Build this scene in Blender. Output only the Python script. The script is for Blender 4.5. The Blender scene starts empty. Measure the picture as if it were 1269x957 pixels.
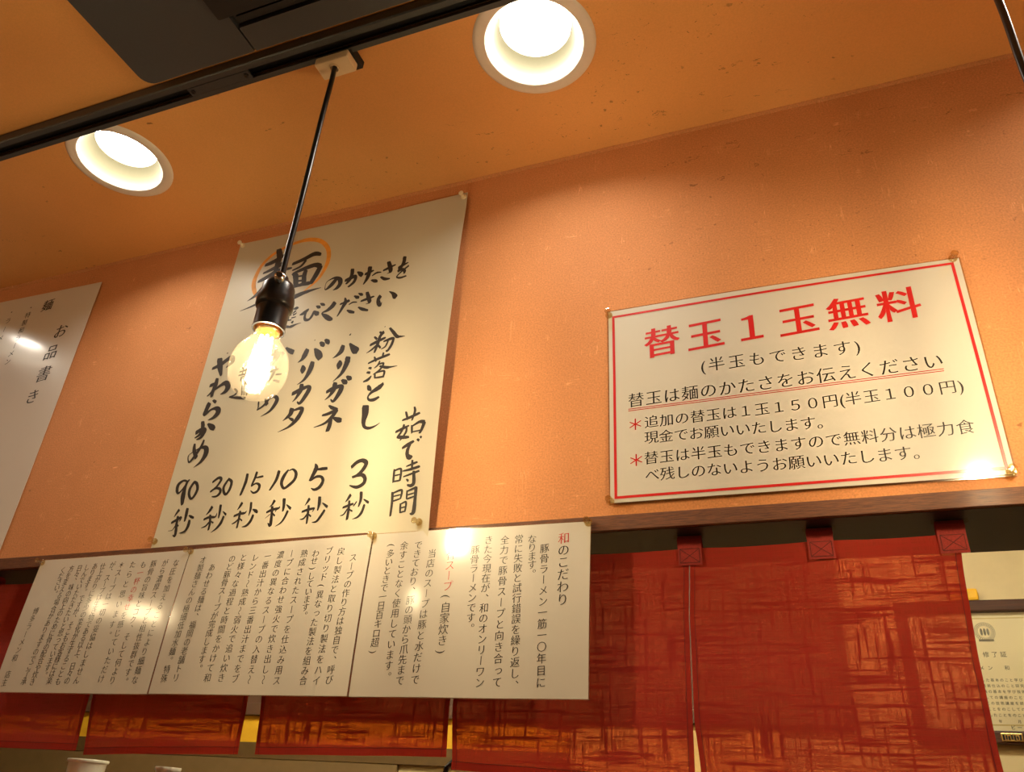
import bpy, bmesh, math, random
from mathutils import Vector, Matrix, noise
random.seed(7)
SC = bpy.context.scene
COL = SC.collection
D = bpy.data
# ------------------------------------------------------------------ camera
cam_d = D.cameras.new('camera'); cam = D.objects.new('camera', cam_d); COL.objects.link(cam); SC.camera = cam
cam_d.sensor_fit = 'HORIZONTAL'; cam_d.sensor_width = 36.0; cam_d.lens = 970.395 / 1269 * 36; cam_d.clip_start = .01
yaw, pitch, roll = (math.radians(v) for v in (-22.63758, 29.20712, 3.90311))
fw = Vector((math.sin(yaw)*math.cos(pitch), math.cos(yaw)*math.cos(pitch), math.sin(pitch)))
r0 = Vector((math.cos(yaw), -math.sin(yaw), 0)); u0 = r0.cross(fw)
rt = math.cos(roll)*r0 + math.sin(roll)*u0; up = -math.sin(roll)*r0 + math.cos(roll)*u0
mw = Matrix((( rt.x, up.x, -fw.x, 0), (rt.y, up.y, -fw.y, -.9), (rt.z, up.z, -fw.z, 1.4), (0, 0, 0, 1)))
cam.matrix_world = mw
# ------------------------------------------------------------------ world, exposure
w = D.worlds.new('world'); SC.world = w; w.use_nodes = True
w.node_tree.nodes['Background'].inputs[0].default_value = (.9, .7, .5, 1); w.node_tree.nodes['Background'].inputs[1].default_value = .05
SC.view_settings.view_transform = 'Standard'; SC.view_settings.look = 'None'
SC.view_settings.exposure = 0.0; SC.view_settings.gamma = 1.0; SC.view_settings.use_curve_mapping = False
DOWN_W = 84.0      # emission strength of the downlight discs
FIL_W = 700.0      # emission strength of the LED filaments
KIT_W = 22.0       # emission strength of the kitchen tube lamps
SC.cycles.max_bounces = 8
SC.cycles.sample_clamp_indirect = 6
ZC = 2.36975       # ceiling height
ZB = 1.7195        # underside of the wall over the pass-through
# ---- writing, in wall coordinates (metres; brush strokes in 0.1 mm from x=-1.0, z=1.7: x, z, width ...)
INK = [[1397,6035,100,1458,5862,108,1454,5648,97,1451,5476,96,1399,5315,115,1284,5188,115,1122,5034,57,978,4950,8],
[1175,5720,59,1360,5767,88,1575,5875,59],
[1176,5535,39,1350,5584,68,1586,5677,87],
[1110,5357,58,1298,5422,87,1499,5504,97,1808,5513,38],
[1745,5243,57,1612,5046,75,1460,4929,75,1227,4846,47,1040,4790,26,866,4750,6],
[1632,4822,56,1856,4777,73,2021,4826,91,2236,4883,64,2506,4919,18,2558,4917,5],
[1806,5600,58,2028,5655,76,2245,5731,85,2388,5689,56],
[2090,5622,47,2008,5507,47,1841,5449,34],
[1860,5369,38,1935,5315,94,1972,5195,93,1998,5078,89],
[1860,5369,38,2097,5431,75,2320,5466,84,2437,5412,92],
[2444,5420,83,2386,5237,92,2311,5059,77],
[2143,5383,75,2132,5273,84,2162,5099,82],
[1951,5283,34,2150,5269,33],
[1976,5175,37,2174,5161,37],
[1916,5049,41,2106,5074,63,2281,5074,73],
[2846,5072,63,2754,4937,72,2659,4858,25,2635,4917,11,2644,5014,11,2711,5064,22,2810,5085,45,2905,5032,72,2932,4936,75,2889,4855,62,2812,4817,11],
[3127,5203,63,3139,5091,62,3116,4987,61,3057,4901,35],
[3025,4980,53,3128,5012,62,3208,5031,62,3227,4973,53,3199,4898,53,3112,4827,35],
[3242,5123,21,3311,5063,71,3352,5018,61],
[3483,5170,71,3487,5052,70,3466,4931,61,3412,4818,21],
[3407,5033,44,3487,5052,52,3573,5078,26],
[3559,4965,21,3641,5009,35,3733,4999,17],
[3557,4876,28,3637,4838,58,3686,4814,34],
[3769,5026,34,3862,5051,48,4001,5091,27],
[3849,5188,61,3888,5090,69,3919,4994,69,3919,4941,34],
[3856,4937,10,3917,4955,24],
[3740,4899,31,3832,4832,51,3931,4815,24],
[4070,5005,51,4153,5040,47,4251,5072,20],
[4159,5217,61,4160,5101,60,4112,4987,51,4072,4934,37],
[4074,4925,34,4149,4953,48,4203,4906,48,4203,4853,30],
[4270,4997,34,4183,4936,31,4098,4867,24,4066,4812,24,4143,4779,37,4251,4790,30],
[3424,4467,31,3534,4488,47,3675,4512,30],
[3518,4630,51,3560,4526,64,3600,4432,63,3607,4388,25],
[3536,4385,10,3614,4395,23],
[3396,4352,24,3487,4292,50,3600,4245,33],
[3799,4487,75,3770,4416,59,3796,4334,63,3830,4289,40,3851,4357,7],
[3964,4543,13,4045,4480,50,4094,4411,83,4114,4382,56],
[2233,4405,16,2306,4426,64,2372,4477,51,2389,4506,19],
[2360,4460,32,2346,4352,40,2377,4280,48,2448,4274,44,2495,4340,44,2513,4431,32],
[2511,4439,24,2579,4375,79,2621,4356,55],
[2537,4538,16,2595,4503,56,2630,4480,22],
[2612,4579,16,2666,4545,51,2713,4519,22],
[2079,4565,33,2133,4567,57,2168,4569,32],
[2078,4466,20,2131,4512,32],
[2094,4431,32,2138,4447,23,2157,4467,16],
[2069,4372,23,2161,4379,19],
[2101,4287,48,2126,4275,48],
[2034,4189,16,2111,4191,48,2213,4219,22,2303,4231,6],
[1738,4627,49,1809,4532,49],
[1788,4488,41,1775,4346,40,1911,4243,49,2065,4188,41],
[1843,4591,33,1968,4599,39,1976,4501,32,1880,4503,29],
[1896,4436,29,2053,4438,29],
[1921,4463,26,1933,4349,26],
[2000,4464,26,2011,4351,26],
[1904,4339,26,2079,4331,26],
[1379,4451,40,1540,4454,40],
[1438,4537,43,1482,4304,39,1423,4283,33,1435,4360,23,1566,4353,39,1587,4269,39,1546,4245,16],
[1544,4501,23,1603,4458,46],
[2902,4538,79,2864,4467,78,2786,4403,55,2689,4359,24,2781,4279,70,2870,4211,74,2920,4199,44],
[3093,4603,22,3119,4503,62,3084,4416,54,3044,4315,39,3007,4237,19],
[3018,4484,31,3112,4505,47,3189,4529,53],
[3198,4441,18,3266,4475,28,3350,4462,19],
[3181,4332,22,3256,4286,54,3332,4257,38],
[3271,4607,19,3335,4566,56,3373,4551,39],
[3346,4648,16,3404,4611,47,3441,4588,28],
[4097,3789,34,4181,3689,47,4263,3591,51,4334,3572,28,4413,3566,7],
[3990,3735,60,3933,3660,48,3910,3521,52,3877,3372,33],
[3769,3532,43,3890,3572,52,4043,3617,38],
[3826,3679,29,3882,3621,38],
[3918,3755,34,3955,3710,34],
[3900,3511,33,3819,3441,33,3724,3390,9],
[3912,3509,33,3980,3438,33],
[4020,3550,28,4141,3572,47,4205,3571,42],
[4209,3577,37,4182,3451,46,4125,3355,37,4094,3367,19],
[4109,3558,28,4070,3447,28,3996,3412,14],
[3793,3187,28,3945,3233,42,4175,3277,41],
[3891,3288,28,3939,3199,33],
[4054,3332,32,4046,3240,32],
[3819,3102,28,3868,3083,41],
[3798,3024,32,3858,3004,42],
[3759,2859,23,3845,2885,50,3892,2942,18],
[4009,3188,23,3986,3122,32,3926,3074,14],
[3984,3134,28,4086,3130,32,4045,3033,32,3922,2960,14],
[4024,3093,32,4155,3043,45,4246,3034,27,4357,3031,7],
[3953,2978,27,3966,2897,32],
[3953,2978,23,4119,2987,32,4124,2885,32],
[3967,2892,27,4136,2883,32],
[3863,2776,32,3896,2716,63,3936,2677,27],
[4144,2758,45,4076,2701,76,3953,2641,49,3898,2571,27,3930,2512,36,4021,2500,53,4103,2532,36],
[3882,2409,106,3900,2276,99,3894,2148,65,3925,2055,43,4014,2018,43,4119,2037,26,4198,2080,6],
[3995,3838,19,4002,3837,19],
[4597,2052,29,4729,2078,42,4890,2120,37],
[4642,2183,34,4691,2051,33],
[4781,2239,25,4801,2163,38,4768,2021,25],
[4507,1877,34,4627,1914,42,4727,1944,25],
[4640,1975,34,4612,1875,33,4551,1790,33],
[4686,1938,25,4689,1846,33,4603,1724,16],
[4551,1790,42,4648,1769,49,4752,1757,33],
[4779,1938,33,4796,1813,29],
[4791,1926,25,4908,1973,42,4993,1953,54],
[4993,1953,54,4964,1855,45,4932,1788,33],
[4794,1830,21,4967,1834,20],
[4662,1597,33,4748,1637,49,4845,1677,37],
[4797,1652,33,4759,1556,49,4764,1477,53,4807,1433,64,4846,1445,40],
[4903,1700,28,4937,1673,36],
[4949,1735,24,4972,1713,32],
[4575,1280,32,4584,1086,32],
[4578,1260,24,4688,1269,32,4693,1095,31],
[4579,1182,20,4689,1192,20],
[4582,1096,24,4692,1099,24],
[4775,1300,24,4950,1341,35],
[4864,1378,36,4874,1232,28],
[4723,1237,20,4842,1245,36,4999,1268,35],
[4746,1148,23,4997,1201,35],
[4907,1210,39,4930,1036,50,4886,999,43,4824,1017,23],
[4802,1105,23,4836,1073,31],
[4596,933,39,4609,782,35,4609,588,30],
[4608,922,23,4744,949,31,4741,827,27],
[4616,871,19,4733,884,19],
[4616,800,23,4741,827,23],
[4836,932,27,4842,810,23],
[4837,922,23,4979,961,35],
[4978,966,46,4982,789,42,4977,607,53,4922,589,15],
[4845,865,19,4960,884,19],
[4852,809,23,4976,836,19],
[4752,752,27,4761,623,26],
[4754,743,19,4839,764,27,4839,626,23],
[4762,687,19,4838,699,19],
[4761,623,23,4837,635,19],
[3241,3620,66,3227,3517,82,3160,3446,47,3087,3404,9],
[3364,3641,28,3452,3533,93,3516,3469,112,3538,3447,70],
[3338,3821,38,3348,3814,33],
[3238,3336,33,3242,3260,93,3239,3181,32],
[3379,3376,81,3378,3262,87,3311,3079,55,3177,2953,7],
[3228,2924,68,3228,2813,79,3172,2700,41,3095,2633,9],
[3100,2776,50,3214,2826,68,3355,2850,56,3363,2787,78,3321,2679,67,3261,2589,44,3204,2630,18],
[3344,2962,32,3410,2913,76,3454,2880,31],
[3424,3018,27,3484,2969,73,3526,2949,31],
[3196,2522,27,3274,2469,53,3370,2431,39],
[3360,2426,61,3302,2327,57,3181,2215,39,2993,2164,9],
[3107,2362,31,3193,2372,48,3319,2410,52],
[3277,2288,52,3278,2172,66,3259,2074,60],
[3320,2293,35,3422,2242,77,3475,2227,60],
[2696,3651,29,2787,3535,109,2840,3439,86],
[2780,3762,34,2833,3712,72,2870,3670,34],
[2866,3802,34,2919,3752,72,2957,3703,34],
[2659,3823,20,2667,3819,20],
[2552,3653,76,2529,3557,90,2491,3475,54,2419,3421,9],
[2531,3349,31,2555,3269,89,2559,3193,26],
[2710,3386,75,2696,3247,83,2625,3076,48,2503,2988,7],
[2590,2986,57,2601,2890,78,2546,2751,43,2487,2676,9],
[2452,2827,65,2601,2890,65,2723,2925,54,2756,2874,73,2708,2750,68,2637,2636,51,2576,2669,17],
[2506,2551,73,2497,2450,72,2382,2347,8],
[2547,2515,30,2659,2541,53,2706,2500,63,2640,2341,71,2518,2226,38,2332,2154,6],
[2490,2390,25,2577,2339,50],
[2109,3760,33,2199,3689,69,2278,3642,78],
[2046,3692,23,2083,3629,65],
[1914,3758,58,1919,3600,58,1828,3502,28],
[1793,3642,46,1968,3682,58,1972,3569,51,1906,3468,28],
[1989,3411,50,1963,3239,45,1903,3117,18],
[1875,3318,41,2047,3358,41],
[2028,3251,32,2142,3245,27],
[2009,3145,31,2132,3101,49],
[1808,2775,28,1830,2650,20,1821,2618,23,1931,2684,39,1996,2778,47],
[1930,2805,27,1994,2694,66],
[1986,2779,31,2092,2830,47,2167,2783,59,2164,2699,66,2081,2563,42,1924,2482,6],
[1227,3103,24,1294,3030,37,1254,2974,29,1156,2952,16,1322,2916,44,1506,2882,44],
[1373,3141,29,1415,2951,28],
[1373,3141,29,1472,3156,29,1517,2937,28],
[1392,3070,20,1482,3067,20],
[1406,3020,20,1495,3017,20],
[1412,3165,25,1462,2945,24],
[1339,3224,25,1442,3229,29,1396,3167,21],
[1241,3426,29,1445,3445,29],
[1278,3521,29,1323,3434,25],
[1371,3526,29,1361,3448,25],
[1239,3357,33,1486,3369,33],
[1304,3427,25,1313,3356,25],
[1374,3436,25,1383,3365,25],
[1304,3314,25,1314,3237,25],
[1304,3314,25,1428,3315,25,1442,3229,25],
[1304,3274,17,1434,3271,16],
[620,3583,50,772,3638,72,887,3721,73,976,3752,95,1014,3666,78,920,3563,22],
[720,3766,95,782,3584,89,853,3411,38],
[851,3865,22,868,3862,17],
[785,3362,55,792,3245,71,769,3095,60,777,3005,48],
[676,3236,55,803,3256,60,750,3110,38,678,3031,22],
[678,3031,22,831,3162,38,984,3248,76,1067,3180,92,1047,3081,75,953,3031,16],
[831,2935,38,900,2888,53],
[766,2881,80,745,2771,74,734,2674,58,846,2753,37,957,2764,73,1009,2688,89,947,2598,62,838,2558,10],
[735,2539,58,771,2425,62,754,2307,52,666,2245,21],
[662,2342,68,755,2391,62,825,2383,62,826,2318,62,788,2243,52,712,2211,21],
[860,2487,31,963,2414,87,1021,2371,57],
[702,2134,36,723,2026,56,811,1877,61],
[873,2186,36,846,2059,45,756,1882,45,687,1808,25,638,1918,15,687,1971,13,850,2047,36,954,2036,71,988,1928,85,930,1795,50,814,1704,7],
[770,1466,29,686,1486,35,606,1428,52,606,1337,48,650,1275,34,708,1328,26,774,1452,29,798,1496,26],
[770,1466,34,755,1350,51,764,1208,73,794,1072,42],
[913,1446,40,864,1341,45,875,1237,42,937,1162,36,990,1209,42,1015,1315,45,973,1409,43,912,1450,34],
[1285,1407,34,1384,1472,42,1446,1437,42,1396,1333,33,1348,1297,22],
[1289,1247,28,1377,1297,33,1469,1276,38,1488,1211,46,1433,1160,33,1345,1161,16],
[1589,1424,35,1535,1308,41,1562,1218,38,1617,1178,38,1665,1259,43,1664,1379,41,1585,1435,36],
[763,987,47,725,920,28,704,872,7],
[682,780,33,759,818,41,849,862,41],
[776,879,41,793,742,38,820,618,44,819,557,32,774,578,11],
[785,743,22,739,660,12,660,650,5],
[766,756,16,837,721,28],
[854,849,22,835,795,16],
[923,999,47,933,880,46,934,788,25],
[991,882,19,1045,854,36,1096,834,27],
[1026,800,41,1028,702,49,988,625,35,886,599,5],
[1406,988,46,1375,922,38,1327,864,8],
[1306,792,32,1406,822,37,1515,818,27,1532,880,8],
[1409,858,35,1444,722,34,1448,613,29],
[1429,747,26,1376,684,24,1298,657,8],
[1440,759,16,1508,724,24],
[1566,1006,41,1582,882,37,1588,791,16],
[1642,896,13,1716,838,34],
[1680,814,34,1655,708,45,1594,628,31,1505,568,4],
[1941,1482,41,1944,1343,48,1902,1135,35],
[2116,1498,40,2105,1404,38,2074,1282,29],
[2127,1402,19,2250,1416,35],
[2070,1270,27,2152,1306,27,2223,1266,40,2213,1183,39,2143,1154,29,2076,1195,11],
[2528,1477,48,2509,1330,45,2431,1171,29],
[2693,1480,26,2634,1380,53,2619,1271,45,2678,1186,34,2754,1222,44,2841,1312,47,2844,1416,44,2774,1483,26,2710,1466,16],
[1973,1007,42,1947,948,34,1912,896,8],
[1876,802,31,1973,831,36,2066,836,29,2094,870,8],
[1975,873,34,1984,740,34,1986,609,28],
[1984,764,21,1937,708,24,1876,678,15],
[1993,757,16,2049,718,23],
[2143,999,34,2160,883,34,2152,788,10],
[2201,886,18,2265,854,44,2300,825,26],
[2233,794,36,2210,701,41,2152,634,34,2071,618,6],
[2564,996,44,2538,938,26,2493,900,6],
[2466,818,31,2559,853,38,2663,869,30,2676,898,8],
[2547,902,39,2569,758,38,2582,611,46,2529,649,10],
[2536,784,13,2463,724,5],
[2571,805,15,2624,754,25],
[2639,859,18,2616,813,10],
[2729,1013,46,2750,898,40,2750,815,23],
[2792,918,13,2879,849,43],
[2837,815,35,2807,717,32,2759,639,23,2672,587,4],
[3159,1539,17,3188,1460,65,3150,1342,52,3121,1270,40],
[3196,1439,23,3298,1443,43,3384,1441,42],
[3129,1269,28,3221,1322,37,3311,1311,37,3352,1243,45,3315,1153,51,3235,1117,37,3167,1145,11],
[3819,1413,50,3899,1479,51,3996,1496,55,4069,1442,58,4023,1340,54,3937,1269,41,3863,1249,36],
[3883,1254,33,4021,1267,49,4089,1202,51,4074,1125,51,3970,1083,46,3837,1123,16],
[3177,979,42,3152,929,31,3119,879,7],
[3090,784,30,3186,809,36,3295,824,27],
[3186,874,33,3200,744,36,3211,596,24],
[3197,757,22,3142,678,25,3079,669,8],
[3207,743,16,3260,701,24],
[3297,827,22,3273,771,11],
[3349,992,44,3364,886,44,3357,784,19],
[3419,895,16,3515,826,41],
[3479,781,35,3427,689,38,3371,617,30,3298,609,7],
[3885,974,46,3848,912,32,3814,870,8],
[3787,790,30,3880,814,35,3957,834,27],
[3881,884,32,3893,744,37,3892,603,37],
[3874,770,21,3821,686,21,3764,671,8],
[3898,756,16,3960,720,24],
[4010,861,19,3967,795,19],
[4062,997,45,4075,881,40,4053,776,19],
[4123,884,16,4215,823,37],
[4151,799,34,4123,689,39,4066,624,29,3981,602,5]]
ORANGE = [[1235,4918,28,1101,5113,67,1018,5319,77,1023,5510,74,1088,5730,63,1264,5926,59,1515,6047,50,1798,6109,59,2055,6108,74,2310,6017,73,2490,5838,72,2568,5628,74,2561,5404,67,2472,5163,51,2345,5025,40,2195,4909,14]]
TEXT = {
 'right': [
  ('和のこだわり', -0.2873, 1.7109, -0.2865, 1.6355, 0.0155, 'k1'),
  ('豚骨ラーメン一筋一〇年目に', -0.3118, 1.6994, -0.3102, 1.5426, 0.0125, 'k'),
  ('なります。', -0.3289, 1.7124, -0.3271, 1.6684, 0.0125, 'k'),
  ('常に失敗と試行錯誤を繰り返し、', -0.3468, 1.7135, -0.3425, 1.5402, 0.0125, 'k'),
  ('全力で豚骨スープと向き合って', -0.366, 1.7136, -0.3642, 1.543, 0.0125, 'k'),
  ('きた今現在が、和のオンリーワン', -0.3881, 1.7149, -0.3861, 1.5424, 0.0125, 'k'),
  ('豚骨ラーメンです。', -0.4056, 1.7029, -0.4032, 1.605, 0.0125, 'k'),
  ('豚骨スープ(自家炊き)', -0.4387, 1.7108, -0.4384, 1.5772, 0.014, 'k5'),
  ('当店のスープは豚と水だけで', -0.466, 1.7009, -0.4697, 1.5452, 0.0125, 'k'),
  ('できており、豚の頭から爪先まで', -0.4879, 1.7137, -0.4903, 1.5443, 0.0125, 'k'),
  ('余すことなく使用しています。', -0.5091, 1.7142, -0.5084, 1.5489, 0.0125, 'k'),
  ('(多いときで一日百キロ超)', -0.5282, 1.716, -0.5331, 1.5782, 0.0125, 'k'),
],
 'middle': [
  ('スープの作り方は独自で、呼び', -0.5846, 1.7018, -0.5909, 1.545, 0.012, 'k'),
  ('戻し製法と取り切り製法をハイ', -0.6054, 1.7115, -0.6097, 1.544, 0.012, 'k'),
  ('ブリッド(異なった製法を組み合', -0.6249, 1.7133, -0.6297, 1.544, 0.012, 'k'),
  ('わせ)しています。', -0.646, 1.7107, -0.6456, 1.626, 0.012, 'k'),
  ('熟成されたスープを仕込み用ス', -0.6651, 1.7117, -0.6702, 1.5439, 0.012, 'k'),
  ('ープに合わせ強火で炊き出し〜', -0.6862, 1.7128, -0.6913, 1.5449, 0.012, 'k'),
  ('濃度の異なるスープの入替え〜', -0.7049, 1.7119, -0.7137, 1.5449, 0.012, 'k'),
  ('一番出汁から三番出汁までをブ', -0.7265, 1.7111, -0.7364, 1.5462, 0.012, 'k'),
  ('レンド〜熟成〜弱火で追い炊き', -0.7475, 1.7103, -0.7589, 1.5472, 0.012, 'k'),
  ('と様々な過程と時間をかけて和', -0.7683, 1.7113, -0.7811, 1.5471, 0.012, 'k'),
  ('のど豚骨スープが完成します。', -0.7878, 1.7104, -0.7983, 1.5592, 0.012, 'k'),
  ('あわせる麺は、福岡の老舗トリ', -0.8198, 1.699, -0.8341, 1.5471, 0.012, 'k'),
  ('オ製麺さんの極細低加水麺。特殊', -0.8401, 1.7111, -0.8548, 1.5464, 0.012, 'k'),
],
 'left': [
  ('な圧を加えることにより細麺な', -0.8909, 1.7097, -0.9075, 1.5443, 0.012, 'k'),
  ('がら濃厚スープと相性抜群です。', -0.9127, 1.7108, -0.925, 1.5426, 0.012, 'k'),
  ('豚骨の旨味とコク、そして何より', -0.9353, 1.7108, -0.95, 1.5442, 0.012, 'k'),
  ('も一杯の幸せを感じていただけ', -0.9552, 1.7106, -0.9717, 1.5459, 0.012, 'r1-5'),
  ('たらと思います。', -0.9763, 1.7116, -0.9811, 1.6067, 0.012, 'k'),
  ('＊スープは一切の妥協はしません', -0.9988, 1.712, -1.0172, 1.5441, 0.012, 'k'),
  ('が、スープは生き物である以上、日々の', -1.0168, 1.7128, -1.0348, 1.5434, 0.0115, 'k'),
  ('仕上がりに多少の変化が生ずることも', -1.0358, 1.7118, -1.0519, 1.5423, 0.0115, 'k'),
  ('あります。ですが、そこもお客様には楽', -1.0526, 1.7126, -1.0692, 1.5433, 0.0115, 'k'),
  ('しんでいただきたいと思っています。', -1.0687, 1.7114, -1.0819, 1.551, 0.0115, 'k'),
  ('日々、味の向上のために骨の配合や炊き', -1.0842, 1.7109, -1.1025, 1.5415, 0.0115, 'k'),
  ('方を変える場合がありますのでご了承', -1.1017, 1.7109, -1.1197, 1.5422, 0.0115, 'k'),
  ('ください。', -1.1187, 1.7097, -1.1173, 1.6719, 0.0115, 'k'),
  ('博多ラーメン和\u3000店主', -1.1447, 1.6456, -1.1586, 1.5403, 0.0115, 'k'),
],
 'red': [
  ('替玉１玉無料', -0.1592, 1.9813, 0.1322, 1.9841, 0.05, 'r'),
  ('(', -0.1067, 1.9343, -0.1067, 1.9343, 0.022, 'k'),
  ('半玉もできます', -0.0897, 1.9348, 0.061, 1.9328, 0.022, 'k'),
  (')', 0.0781, 1.9329, 0.0781, 1.9329, 0.022, 'k'),
  ('替玉は麺のかたさをお伝えください', -0.196, 1.8967, 0.155, 1.8993, 0.0225, 'k'),
  ('＊', -0.1975, 1.8606, -0.1975, 1.8606, 0.022, 'r'),
  ('追加の替玉は１玉１５０円', -0.1765, 1.862, 0.0381, 1.8627, 0.019, 'k'),
  ('(', 0.0515, 1.8628, 0.0515, 1.8628, 0.02, 'k'),
  ('半玉１００円', 0.0636, 1.863, 0.1632, 1.8637, 0.019, 'k'),
  (')', 0.1765, 1.8641, 0.1765, 1.8641, 0.02, 'k'),
  ('現金でお願いいたします。', -0.1771, 1.8396, 0.029, 1.8364, 0.019, 'k'),
  ('＊', -0.1971, 1.8098, -0.1971, 1.8098, 0.022, 'r'),
  ('替玉は半玉もできますので無料分は極力食', -0.1779, 1.8111, 0.1712, 1.8126, 0.019, 'k'),
  ('べ残しのないようお願いいたします。', -0.1773, 1.7878, 0.1234, 1.7878, 0.019, 'k'),
],
 'menu': [
  ('麺', -1.4361, 2.2897, -1.4361, 2.2897, 0.031, 'k'),
  ('お', -1.3641, 2.2124, -1.3641, 2.2124, 0.036, 'k'),
  ('品', -1.368, 2.1633, -1.368, 2.1633, 0.036, 'k'),
  ('書', -1.3646, 2.1132, -1.3646, 2.1132, 0.038, 'k'),
  ('き', -1.3706, 2.0633, -1.3706, 2.0633, 0.034, 'k'),
  ('・特製和ラーメン', -1.4867, 2.2929, -1.4876, 2.1603, 0.016, 'k'),
  ('・ラーメン', -1.5434, 2.2919, -1.5422, 2.2041, 0.016, 'k'),
],
}
# ------------------------------------------------------------------ materials
def mat(name):
    m = D.materials.new(name); m.use_nodes = True
    nt = m.node_tree; p = nt.nodes['Principled BSDF']
    return m, nt, p
def N(nt, t, **kw):
    n = nt.nodes.new(t)
    for k, v in kw.items():
        if k.startswith('i_'):
            key = k[2:]
            key = int(key) if key.isdigit() else key.replace('_', ' ')
            n.inputs[key].default_value = v
        else: setattr(n, k, v)
    return n
def simple(name, c, rough=.5, metal=0., coat=0., spec=.5, grain=0., gscale=200., em=None, ems=0.):
    m, nt, p = mat(name)
    p.inputs['Base Color'].default_value = (*c, 1); p.inputs['Roughness'].default_value = rough
    p.inputs['Metallic'].default_value = metal; p.inputs['Coat Weight'].default_value = coat
    p.inputs['Coat Roughness'].default_value = .08; p.inputs['Specular IOR Level'].default_value = spec
    if em: p.inputs['Emission Color'].default_value = (*em, 1); p.inputs['Emission Strength'].default_value = ems
    tc = N(nt, 'ShaderNodeTexCoord'); no = N(nt, 'ShaderNodeTexNoise', i_Scale=gscale, i_Detail=4.0)
    nt.links.new(tc.outputs['Object'], no.inputs['Vector'])
    mx = N(nt, 'ShaderNodeMixRGB', blend_type='MULTIPLY'); mx.inputs[0].default_value = grain
    mx.inputs[1].default_value = (*c, 1); cr = N(nt, 'ShaderNodeValToRGB')
    cr.color_ramp.elements[0].color = (.45, .45, .45, 1); cr.color_ramp.elements[1].color = (1.25, 1.25, 1.25, 1)
    cr.color_ramp.elements[0].position = .3; cr.color_ramp.elements[1].position = .7
    nt.links.new(no.outputs['Fac'], cr.inputs[0]); nt.links.new(cr.outputs[0], mx.inputs[2]); nt.links.new(mx.outputs[0], p.inputs['Base Color'])
    return m
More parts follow.
